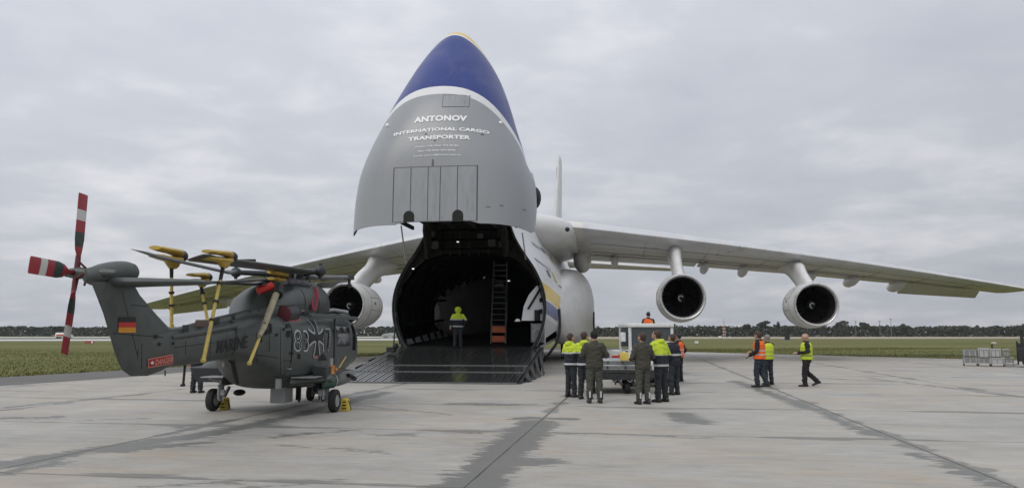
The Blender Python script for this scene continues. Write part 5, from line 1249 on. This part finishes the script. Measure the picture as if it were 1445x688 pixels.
M_navt = mat('navy_trousers', (.018, .022, .026), .85, var=.3, scale=8); M_blk = mat('black_cloth', (.010, .010, .011), .85, var=.3, scale=8); M_jean = mat('dark_jeans', (.022, .028, .038), .85, var=.3, scale=8)
M_boot = mat('boot_leather', (.012, .011, .010), .5, var=.3, scale=10); M_shoe = mat('shoe_sole_pale', (.4, .4, .4), .6); M_refl = mat('reflective_tape', (.50, .51, .50), .5, var=.1)
ARMS = {'down': ((.25, -.03, 1.15), (.27, .05, .90)), 'front': ((.28, -.01, 1.16), (.10, .24, 1.12)), 'low': ((.27, -.01, 1.15), (.13, .24, 1.00)), 'pocket': ((.31, -.09, 1.15), (.21, .06, .97)),
        'up': ((.27, .10, 1.20), (.09, .26, 1.42)), 'swingf': ((.25, .10, 1.16), (.22, .30, 1.02)), 'swingb': ((.25, -.13, 1.17), (.25, -.20, .93))}
STAND = (((.10, .01, .50), (.12, 0, .09)), ((.10, .01, .50), (.12, 0, .09)))
WALK = (((.08, .08, .51), (.08, .08, .09)), ((.08, .02, .50), (.08, -.26, .17)))
WALK2 = (((.08, .07, .51), (.06, .06, .09)), ((.09, -.02, .50), (.10, -.16, .11)))
pcount = 0
def person(loc, H, az, arms, legs, outfit, hair, label, lean=0.0, headturn=0.0, headtilt=0.0, build=1.0):
    global pcount; pcount += 1
    s = H / 1.78; t = thing('person', label, 'person', loc, -R(az)); t.scale = (s * build * 1.08, s * build * 1.08, s)
    top, vest, trou = outfit
    def L_(p, sg): return Vector((p[0] * sg, p[1] + lean * max(0, p[2] - .95), p[2]))
    def lz(x, y, z): return Vector((x, y + lean * max(0, z - .95), z))
    hc = lz(0, .015, 1.655); HR = Matrix.Rotation(-R(headturn), 3, 'Z') @ Matrix.Rotation(-R(headtilt), 3, 'X')
    def hp(x, y, z): return hc + HR @ Vector((x, y, z))
    # ---- body, one continuous surface
    b = MB(); b.ball(hc, .1, 16, 12, (.78, .98, 1.2), HR); b.ball(hp(0, .03, -.06), .07, 12, 8, (.82, .95, .9), HR); b.ball(hp(0, .098, -.015), .016, 8, 6, (.9, 1.3, 1.6), HR)
    b.ball(hp(0, .085, -.065), .022, 8, 6, (1.2, .6, .5), HR)
    for sx in (-1, 1): b.ball(hp(sx * .08, -.005, -.01), .028, 8, 6, (.45, .8, 1.2), HR)
    b.tube([lz(0, -.02, 1.44), lz(0, -.005, 1.52), hp(0, -.01, -.06)], [.062, .056, .055], 12)
    secs = [(.90, .145, .10), (1.05, .14, .095), (1.2, .15, .10), (1.36, .17, .105), (1.44, .13, .08)]
    b.loft([[lz(a[1] * math.cos(u), a[2] * math.sin(u), a[0]) for u in [2 * math.pi * k / 16 for k in range(16)]] for a in secs])
    j = MB(); g = MB(); tr = MB(); sh = MB(); ves = MB()
    for i, sg in enumerate((-1, 1)):
        e, w_ = ARMS[arms[i]]; S = lz(.175 * sg, -.005, 1.425); E = L_(e, sg); W = L_(w_, sg)
        b.tube([S, E], [.048, .040], 10).tube([E, W], [.040, .026], 10)
        d = (W - E).normalized(); sd = d.cross(Vector((0, 0, 1))).normalized() * sg if abs(d.z) < .95 else Vector((0, sg, 0)); pn = sd.cross(d).normalized()
        if pn.z > 0: pn = -pn
        P0 = W + d * .045
        b.ball(P0, .04, 10, 7, (1, 1, 1)); b.tube([W, W + d * .085], [.026, .036], 8, flat=.55)
        for f in range(4):
            o_ = sd * (.030 - .020 * f); Lf = (.068, .078, .072, .056)[f]; a = W + d * .08 + o_; m_ = a + d * Lf * .5 + pn * .012; b.tube([a, m_, m_ + d * Lf * .25 + pn * Lf * .42], [.0115, .0105, .009], 6)
        a = W + d * .025 + sd * .03; b.tube([a, a + sd * .028 + d * .03 + pn * .01, a + sd * .024 + d * .062 + pn * .025], [.013, .012, .010], 6)
        j.ball(S + Vector((-.01 * sg, 0, -.01)), .078, 12, 8); j.tube([S, S.lerp(E, .5), E], [.074, .066, .060], 12).ball(E, .060, 10, 7).tube([E, E.lerp(W, .6), W], [.060, .052, .045], 12)
        kn, an = legs[i]; HP = Vector((.085 * sg, 0, .92)); K = Vector((kn[0] * sg, kn[1], kn[2])); A = Vector((an[0] * sg, an[1], an[2]))
        b.tube([HP, K, A], [.075, .05, .04], 10)
        tr.tube([HP + Vector((0, 0, .0)), HP.lerp(K, .5), K], [.105, .093, .078], 14).ball(K, .077, 10, 7).tube([K, K.lerp(A, .5), A + Vector((0, 0, -.0))], [.077, .074, .068], 14)
        up = max(0, A.z - .09); pit = Matrix.Rotation(-up * 5.5, 3, 'X'); 
        rr = []
        for y, hw_, z0, z1 in ((-.085, .03, .0, .06), (-.07, .042, 0, .10), (-.02, .045, 0, .125), (.05, .047, 0, .095), (.11, .05, 0, .07), (.16, .045, 0, .06), (.185, .025, .005, .045)):
            rr.append([A + pit @ Vector((hw_ * math.copysign(abs(math.cos(u)) ** .7, math.cos(u)), y, -.09 + (z0 + z1) / 2 + (z1 - z0) / 2 * math.copysign(abs(math.sin(u)) ** .7, math.sin(u)))) for u in [2 * math.pi * k / 12 for k in range(12)]])
        sh.loft(rr); sh.tube([A + pit @ Vector((0, -.015, 0)), A + pit @ Vector((0, -.02, .09))], [.05, .055], 10)
        b.loft([[A + pit @ Vector((.03 * math.cos(u), y, -.05 + .03 * math.sin(u))) for u in [2 * math.pi * k / 8 for k in range(8)]] for y in (-.05, .13)])
    hem = .86 if vest is None else .90
    js = [(hem, .195, .145), (hem + .06, .20, .15), (1.08, .192, .142), (1.22, .198, .146), (1.36, .215, .145), (1.44, .175, .12), (1.50, .095, .09)]
    j.loft([[lz(a[1] * math.cos(u), a[2] * math.sin(u) - .005, a[0]) for u in [2 * math.pi * k / 20 for k in range(20)]] for a in js])
    j.tube([lz(0, -.01, 1.46), lz(0, -.005, 1.535)], [.088, .075], 14)
    if hair == 'hood':
        j.ball(hc + Vector((0, -.02, .01)), .135, 14, 10, (.95, 1.05, 1.15))
    elif top in (M_hv, M_hv2):
        j.ball(lz(0, -.09, 1.49), .10, 12, 8, (1.15, .7, .8))
    tr.loft([[Vector((a[1] * math.cos(u), a[2] * math.sin(u), a[0])) for u in [2 * math.pi * k / 18 for k in range(18)]] for a in ((.82, .17, .12), (.90, .185, .135), (1.0, .175, .13), (1.04, .16, .12))])
    def put(mb_, vox, nm, m_, wr=0.0, it=2):
        me = solidify_mesh(mb_, vox, nm, wr, it, pcount * 3.7); me.materials.append(m_); o = bpy.data.objects.new(nm, me); col.objects.link(o); o.parent = t; return o
    put(b, .0095, 'body', M_skin_, 0, 1); put(j, .017, 'jacket', top, .017); put(tr, .017, 'trousers', trou, .017)
    if len(label) and trou is M_olvt: 
        pass
    for sg, nm in ((-1, 'boot'), (1, 'boot')):
        k = MB(); half = len(sh.v) // 2; 
        off = 0 if sg < 0 else half
        fsel = [tuple(i_ - off for i_ in f) for f in sh.f if (min(f) >= off and max(f) < off + half)]
        k.v = sh.v[off:off + half]; k.f = fsel; put(k, .013, nm, M_boot)
    if vest is not None:
        vs_ = [(.90, .215, .165), (.96, .218, .168), (1.08, .21, .16), (1.22, .216, .163), (1.36, .225, .160), (1.43, .19, .135), (1.485, .11, .10)]
        ves.loft([[lz(a[1] * math.cos(u), a[2] * math.sin(u) - .005, a[0]) for u in [2 * math.pi * k / 20 for k in range(20)]] for a in vs_]); put(ves, .017, 'vest', vest, .007)
    if trou is M_olvt:
        for sg in (-1, 1):
            A = Vector((legs[0 if sg < 0 else 1][1][0] * sg, legs[0 if sg < 0 else 1][1][1], .0)); MB().box(A + Vector((0, -.081, .22)), (.035, .012, .15)).build('reflective_tab', M_refl, t)
    if hair in ('brown', 'black', 'grey', 'beanie'):
        hm = MB(); hm.ball(hc + HR @ Vector((0, -.018, .026)), .105, 16, 11, (.84, .96, 1.08), HR)
        if hair == 'brown': hm.ball(hc + HR @ Vector((0, -.05, -.03)), .075, 12, 8, (.9, .8, 1.0), HR)
        put(hm, .012, 'hair' if hair != 'beanie' else 'hat', HAIR[hair], .006)
    for sx in (-1, 1): MB().ball(hp(sx * .032, .086, .012), .011, 8, 6).build('eye', M_black, t)
    return t
def gp(px, py): g = ground(px, py); g.z = .004; return g
person(gp(806, 560), 1.74, 50, ('front', 'low'), STAND, (M_hv, None, M_navt), 'brown', 'man in yellow and navy high visibility jacket, leftmost at the loaded cart', headtilt=-12, headturn=10)
person(gp(826, 563), 1.78, 22, ('low', 'front'), STAND, (M_hv, None, M_navt), 'brown', 'man in high visibility jacket between the leftmost man and the black beanie', headtilt=-14, headturn=30)
person(gp(839.5, 568.5), 1.80, -4, ('front', 'front'), STAND, (M_olvj, None, M_olvt), 'beanie', 'person in dark olive overalls and black beanie seen from behind at the cart', build=1.05, headtilt=-8)
person(gp(908, 570), 1.76, -22, ('front', 'front'), STAND, (M_olvj, None, M_olvt), 'brown', 'person in dark olive overalls with brown hair seen from behind at the cart', headtilt=-14, headturn=-14)
person(gp(934, 567), 1.82, -38, ('low', 'front'), STAND, (M_hv2, None, M_navt), 'brown', 'man leaning forward in yellow hooded high visibility jacket right of the cart', lean=.14, headtilt=-18, headturn=-12, build=1.06)
person(gp(952, 557), 1.72, -40, ('pocket', 'low'), STAND, (bands('navy_jacket', 2, [(1.14, NAVY), (1.20, REF), (2, NAVY)], rough=.8, dirt_amt=.05), None, M_navt), 'brown', 'person in dark navy jacket with one silver sleeve band, half hidden behind the leaning man', lean=.05, headtilt=-10)
person(gp(959, 538), 1.74, -48, ('front', 'pocket'), STAND, (M_blk, M_vo, M_navt), 'black', 'man in orange vest standing right of the white tug', headtilt=-5)
person(gp(1073, 546), 1.80, -58, ('low', 'front'), WALK2, (M_blk, M_vo, M_jean), 'brown', 'walking man in orange vest on the open apron below the outer engine', headturn=20, build=1.08)
person(gp(1085, 542.5), 1.70, -20, ('down', 'swingf'), STAND, (M_blk, M_vy, M_jean), 'grey', 'person in yellow vest half hidden behind the walking orange vest man')
person(gp(1140, 545), 1.74, -76, ('front', 'front'), WALK, (M_blk, M_vy, M_blk), 'bald', 'bald man in yellow vest and black clothes walking left alone', headtilt=-4, build=1.12)
mh = at(646, 487, 35.2); person((mh.x, mh.y, HFL - .04), 1.80, -4, ('down', 'pocket'), STAND, (M_hv, None, M_navt), 'hood', 'hooded man in yellow and navy jacket standing at the top of the ramp', build=1.1)
person(gp(277, 554), 1.72, 10, ('down', 'down'), STAND, (M_navt, None, M_navt), 'black', 'person in dark clothes standing behind the helicopter tail boom, only legs in view')

# ================================================================= CART, TUG, LOADER
M_alum = mat('pallet_aluminium', (.36, .37, .37), .35, .6, var=.2, scale=5, dirt=(.15, .15, .14), dirt_amt=.5)
M_cart = mat('cart_frame_dark', (.025, .027, .028), .6, var=.3)
c0 = gp(822, 556); c1 = gp(922, 556); CW = (c1 - c0).length; cmid = (c0 + c1) / 2
cart = thing('pallet_cart', 'dark flat pallet cart carrying grey metal slabs, crew gathered around it', 'cart', (cmid.x, cmid.y, .004), R(-6))
MB().box((0, 1.3, .64), (CW, 2.6, .08)).build('deck', M_cart, cart, bevel=.01)
for x in (-CW / 2 + .1, -.3, .3, CW / 2 - .1): MB().box((x, 1.3, .53), (.08, 2.6, .14)).build('beam', M_cart, cart)
for y in (.06, 2.5): MB().box((0, y, .50), (CW * .98, .08, .18)).build('cross_beam', M_cart, cart)
for x in (-CW * .36, CW * .2, CW * .40):
    MB().box((x, .3, .38), (.1, .3, .2)).build('axle_bracket', M_cart, cart)
for x in (-CW * .36, CW * .14, CW * .38):
    for y in (.35, 2.2):
        q = MB(); q.lathe([(-.08, .1), (-.09, .17), (-.06, .21), (.06, .21), (.09, .17), (.08, .1)], (0, 0, 0), (1, 0, 0), 20); o = q.build('wheel', M_rub, cart, smooth=50); o.location = (x, y, .21)
        MB().lathe([(-.07, .01), (-.08, .11), (.08, .11), (.07, .01)], (0, 0, 0), (1, 0, 0), 12).build('rim', M_grey, o)
for x in (-.5, -.1, .35): MB().lathe([(0, .05), (.01, .08), (.1, .08), (.12, .04)], (x, .02, .42), (0, 1, 0), 12).build('cart_lamp', M_alum, cart)
MB().tube([(0, 0, .45), (.1, -.7, .3)], .035, 8).build('tow_bar', M_cart, cart)
CMX = Matrix.Translation(cmid) @ Matrix.Rotation(R(-6), 4, 'Z')
def slab_thing(x, y, z, w_, d_, h_, label):
    t = thing('metal_slab', label, 'metal slab', CMX @ Vector((x, y, z)), R(-6))
    MB().box((0, 0, h_ / 2), (w_, d_, h_)).build('plate', M_alum, t, bevel=.012)
    MB().box((0, -d_ / 2 - .006, h_ * .5), (w_ * .98, .014, h_ * .25)).build('edge_rail', mat('rail_steel', (.22, .23, .23), .3, .7), t)
    for k in range(4): MB().box((w_ * (-.38 + .25 * k), -d_ / 2 - .015, h_ * .5), (.05, .03, h_ * .5)).build('lashing_ring', M_cart, t)
slab_thing(-.02, 1.25, .684, CW * 1.0, 2.45, .15, 'wide grey metal slab lying lowest on the dark cart')
slab_thing(-.05, 1.35, .838, CW * .82, 2.2, .12, 'narrower grey metal slab lying upon the wide one on the cart')
g = at(881, 514, 22.3); g.z = .962
t = thing('yellow_canister', 'small yellow canister standing on the metal slabs of the cart', 'canister', g)
MB().loft([[Vector((x * k, y * k, z)) for x, y in ((-.12, -.09), (.12, -.09), (.12, .09), (-.12, .09))] for z, k in ((0, .95), (.02, 1), (.2, 1), (.24, .8))]).build('can', mat('canister_yellow', (.62, .46, .10), .5), t, bevel=.01)
MB().tube([(-.07, 0, .24), (-.05, 0, .29), (.05, 0, .29), (.07, 0, .24)], .012, 6).build('handle', M_black, t); MB().tube([(.08, 0, .24), (.08, 0, .28)], .025, 8).build('cap', M_black, t)
g = at(893, 513, 21.6); g.z = .962
t = thing('equipment_bag', 'small black bag beside the yellow canister on the cart', 'bag', g); MB().ball((0, 0, .06), .1, 12, 8, (1.1, .8, .65)).build('bag_body', M_blk, t); MB().tube([(-.07, 0, .1), (0, 0, .16), (.07, 0, .1)], .01, 6).build('handle', M_black, t)
# white tug
a = at(888, 545, 25.3); b_ = at(953, 545, 25.3); TW = b_.x - a.x
tug = thing('airport_tug', 'white boxy airport tug with dark framed cab windows behind the cart', 'tug', ((a.x + b_.x) / 2, 25.3, .004), R(4))
M_tw = mat('tug_white', (.66, .67, .66), .4, var=.06, scale=3, dirt=(.25, .24, .22), dirt_amt=.5)
q = MB(); q.loft([[Vector((x * TW / 2, y, z)) for x, y in ((-1, 0), (1, 0), (1, 3.1), (-1, 3.1))] for z in (.34, .9, 1.15)]); q.build('body', M_tw, tug, bevel=.04)
MB().box((0, -.03, .42), (TW * .98, .12, .26)).build('bumper', mat('bumper_dark', (.05, .05, .05), .6), tug, bevel=.02)
for x in (-1, 1):
    for y in (.05, 1.5): MB().box((x * (TW / 2 - .05), y, 1.55), (.09, .09, .85)).build('cab_post', M_tw, tug, bevel=.01)
MB().box((0, .78, 2.0), (TW * 1.02, 1.65, .13)).build('cab_roof', M_tw, tug, bevel=.03)
MB().box((0, .04, 1.22), (TW * .94, .08, .16)).build('dash_panel', M_tw, tug, bevel=.01)
M_tg = mat('cab_glass', (.05, .06, .065), .08, spec=.8, var=.1)
MB().box((0, .05, 1.62), (TW * .95, .02, .64)).build('front_window', M_tg, tug)
MB().box((TW * .22, .03, 1.47), (TW * .4, .03, .045)).build('window_bar', M_tw, tug)
for x in (-1, 1): MB().box((x * (TW / 2 - .05), .78, 1.62), (.02, 1.36, .62)).build('side_window', M_tg, tug)
MB().box((0, 1.45, 1.6), (TW * .95, .02, .6)).build('rear_window', M_tg, tug)
MB().box((.0, .9, 1.15), (.5, .5, .5)).build('seat', M_black, tug, bevel=.05)
MB().tube([(-TW / 2, .05, 1.72), (-TW / 2 - .18, -.05, 1.75)], .018, 6).build('mirror_arm', M_black, tug); MB().box((-TW / 2 - .2, -.07, 1.62), (.17, .06, .30)).build('mirror', M_tw, tug, bevel=.02)
MB().tube([(.2, .7, 2.06), (.2, .7, 2.17)], [.05, .04], 10).build('beacon', mat('beacon_orange', (.6, .2, .03), .3), tug)
for x in (-.55, .55):
    MB().lathe([(0, .09), (.03, .09), (.04, .01)], (x * TW / 1.55, -.1 + .0, .78), (0, -1, 0), 14).build('headlight', mat('lamp_lens', (.6, .6, .6), .15), tug)
for x in (-1, 1):
    for y in (.55, 2.5):
        q = MB(); q.lathe([(-.12, .18), (-.13, .28), (-.09, .34), (.09, .34), (.13, .28), (.12, .18)], (0, 0, 0), (1, 0, 0), 22); o = q.build('wheel', M_rub, tug, smooth=50); o.location = (x * (TW / 2 - .1), y, .34)
        MB().lathe([(-.1, .01), (-.11, .18), (.11, .18), (.1, .01)], (0, 0, 0), (1, 0, 0), 14).build('rim', M_tw, o)
# tall white side panel seen right of the leaning man
# red towing head left of the tug
g = gp(874, 512); g.y = 26.3; g.x = at(876, 500, 26.3).x
t = thing('tow_head', 'red tow bar head with small black wheel left of the white tug', 'tow bar', g, R(8)); M_rdm = mat('tow_red', (.42, .045, .03), .5, var=.15)
MB().box((0, 0, .95), (.62, .16, .10)).build('head_plate', M_rdm, t, bevel=.02); MB().tube([(-.25, 0, .92), (.3, 0, 1.12)], .035, 8).build('red_bar', M_rdm, t); MB().tube([(-.05, -.05, .9), (.34, -.05, .98)], .035, 8).build('red_bar', M_rdm, t)
MB().tube([(.2, 0, .9), (.2, 0, .02)], .04, 8).build('leg', M_rdm, t); MB().tube([(-.2, 0, .9), (-.2, 0, .02)], .03, 8).build('leg', M_cart, t)
MB().lathe([(-.04, .02), (-.05, .09), (.05, .09), (.04, .02)], (-.22, -.1, .78), (0, 1, 0), 14).build('wheel', M_rub, t)
# person standing on a low platform behind the tug
g = at(916, 470, 34.0); g.z = 0
pf = thing('loading_platform', 'low flat loading platform behind the white tug', 'platform', (g.x, g.y, 0), R(5))
MB().box((0, 0, .90), (2.6, 1.8, .1)).build('deck', M_grey, pf, bevel=.01)
for x in (-1.15, 1.15):
    for y in (-.75, .75): MB().tube([(x, y, .86), (x, y, 0)], .05, 8).build('leg', M_grey, pf)
person((g.x - .02, g.y, .952), 1.74, 20, ('front', 'down'), STAND, (M_blk, M_vo, M_navt), 'black', 'person in orange vest whose head and shoulders rise above the tug roof')

# ================================================================= CRATES AND FORKLIFT AT THE RIGHT
M_cr1 = mat('crate_pale', (.40, .41, .40), .6, var=.12, scale=4, dirt=(.2, .2, .19), dirt_amt=.5); M_cr2 = mat('crate_grey', (.20, .21, .20), .6, var=.15, scale=4, dirt=(.1, .1, .1), dirt_amt=.5)
def crate(x0, x1, z0, z1, Y, m, label, wheels=False, dp=.8):
    Y = Y + .5 - (x0 - 1358) * .0195; a, b_ = at(x0, 500, Y), at(x1, 500, Y); w_ = (b_.x - a.x) * .95
    t = thing('transport_crate', label, 'crate', ((a.x + b_.x) / 2, Y, z0), R(-32), 'grey crates stacked at the right'); h_ = z1 - z0
    zb = .16 if wheels else .02
    MB().box((0, dp / 2, zb + (h_ - zb) / 2 - .01), (w_ * .98, dp, h_ - zb - .03)).build('box', m, t, bevel=.015)
    MB().box((0, dp / 2, h_ - .05), (w_, dp * 1.02, .06)).build('lid', m, t, bevel=.01)
    for x in (-.38, 0, .38): MB().box((x * w_, -.012, zb + (h_ - zb) * .45), (.035, .02, (h_ - zb) * .8)).build('batten', M_cr2 if m is M_cr1 else M_cr1, t)
    for x in (-.2, .2): MB().box((x * w_, -.02, h_ * .82), (.06, .03, .07)).build('latch', M_grey, t)
    for x in (-.42, .42):
        if wheels: MB().lathe([(-.03, .01), (-.03, .07), (.03, .07), (.03, .01)], (x * w_, .1, .075), (1, 0, 0), 12).build('castor', M_rub, t)
        else: MB().box((x * w_, dp / 2, .01), (.06, dp, .02)).build('skid', M_cr2, t)
YC = 41.5
crate(1358.5, 1378.5, .004, .50, YC, M_cr2, 'grey crate on castors at the bottom left of the crate stacks', True)
crate(1359, 1378, .505, .90, YC, M_cr2, 'grey crate at the top left of the crate stacks')
crate(1379.5, 1396.5, .004, .46, YC + .1, M_cr2, 'dark grey crate on castors at the bottom of the second stack from left', True)
crate(1381, 1396, .465, .98, YC + .1, M_cr1, 'pale upright crate on top of the second stack from left')
crate(1397.5, 1416, .004, .50, YC, M_cr1, 'pale crate on castors at the bottom of the third stack from left', True)
crate(1398, 1412, .505, .96, YC, M_cr1, 'pale crate with dark battens on top of the third stack')
crate(1417, 1429.5, .004, .48, YC + 1.2, M_cr1, 'pale crate at the bottom of the rightmost stack', True)
crate(1416, 1424.5, .485, .92, YC + 1.2, M_cr1, 'small pale crate on top of the rightmost stack')
g = at(1400, 490, YC + .3); t = thing('floodlight', 'small black lamp with pale cover lying on the crate tops', 'lamp', (g.x, g.y, .965)); MB().tube([(0, 0, 0), (0, 0, .22)], .04, 8).build('post', M_black, t); MB().ball((.12, 0, .27), .1, 10, 7, (1.6, 1, .6)).build('lamp_head', mat('lamp_cover', (.5, .45, .35), .6), t)
g = at(1436, 514, 40.5)
fk = thing('forklift', 'dark forklift cut off by the right edge of the photo', 'forklift', (g.x, 40.5, .004), R(-33)); M_fk = mat('forklift_dark', (.012, .013, .014), .5, var=.3)
MB().loft([[Vector((x, y, z)) for x, y in ((.0, 0), (2.2, 0), (2.2, 1.2), (.0, 1.2))] for z in (.3, .75, 1.0)] ).build('body', M_fk, fk, bevel=.05)
MB().box((.16, .6, 1.0), (.28, 1.0, .5)).build('hood', M_fk, fk, bevel=.04)
for x, y in ((.28, .1), (.28, 1.1), (1.7, .1), (1.7, 1.1)): MB().box((x, y, 1.35), (.16, .1, 1.1)).build('cab_post', M_fk, fk)
MB().box((1.0, .6, 1.92), (1.7, 1.2, .1)).build('cab_roof', M_fk, fk, bevel=.02)
MB().box((1.1, .6, 1.1), (.5, .6, .7)).build('seat', M_black, fk, bevel=.05)
for y in (.2, .9): MB().box((-.28, y, .12), (.7, .12, .05)).build('fork', M_grey, fk)
MB().box((.04, .6, .75), (.08, 1.0, 1.2)).build('mast', M_fk, fk)
for x in (.5, 1.8):
    for y in (.05, 1.15):
        q = MB(); q.lathe([(-.1, .15), (-.1, .3), (.1, .3), (.1, .15)], (0, 0, 0), (0, 1, 0), 20); o = q.build('wheel', M_rub, fk); o.location = (x, y, .3)
        MB().lathe([(-.08, .01), (-.09, .15), (.09, .15), (.08, .01)], (0, 0, 0), (0, 1, 0), 12).build('rim', M_grey, o)
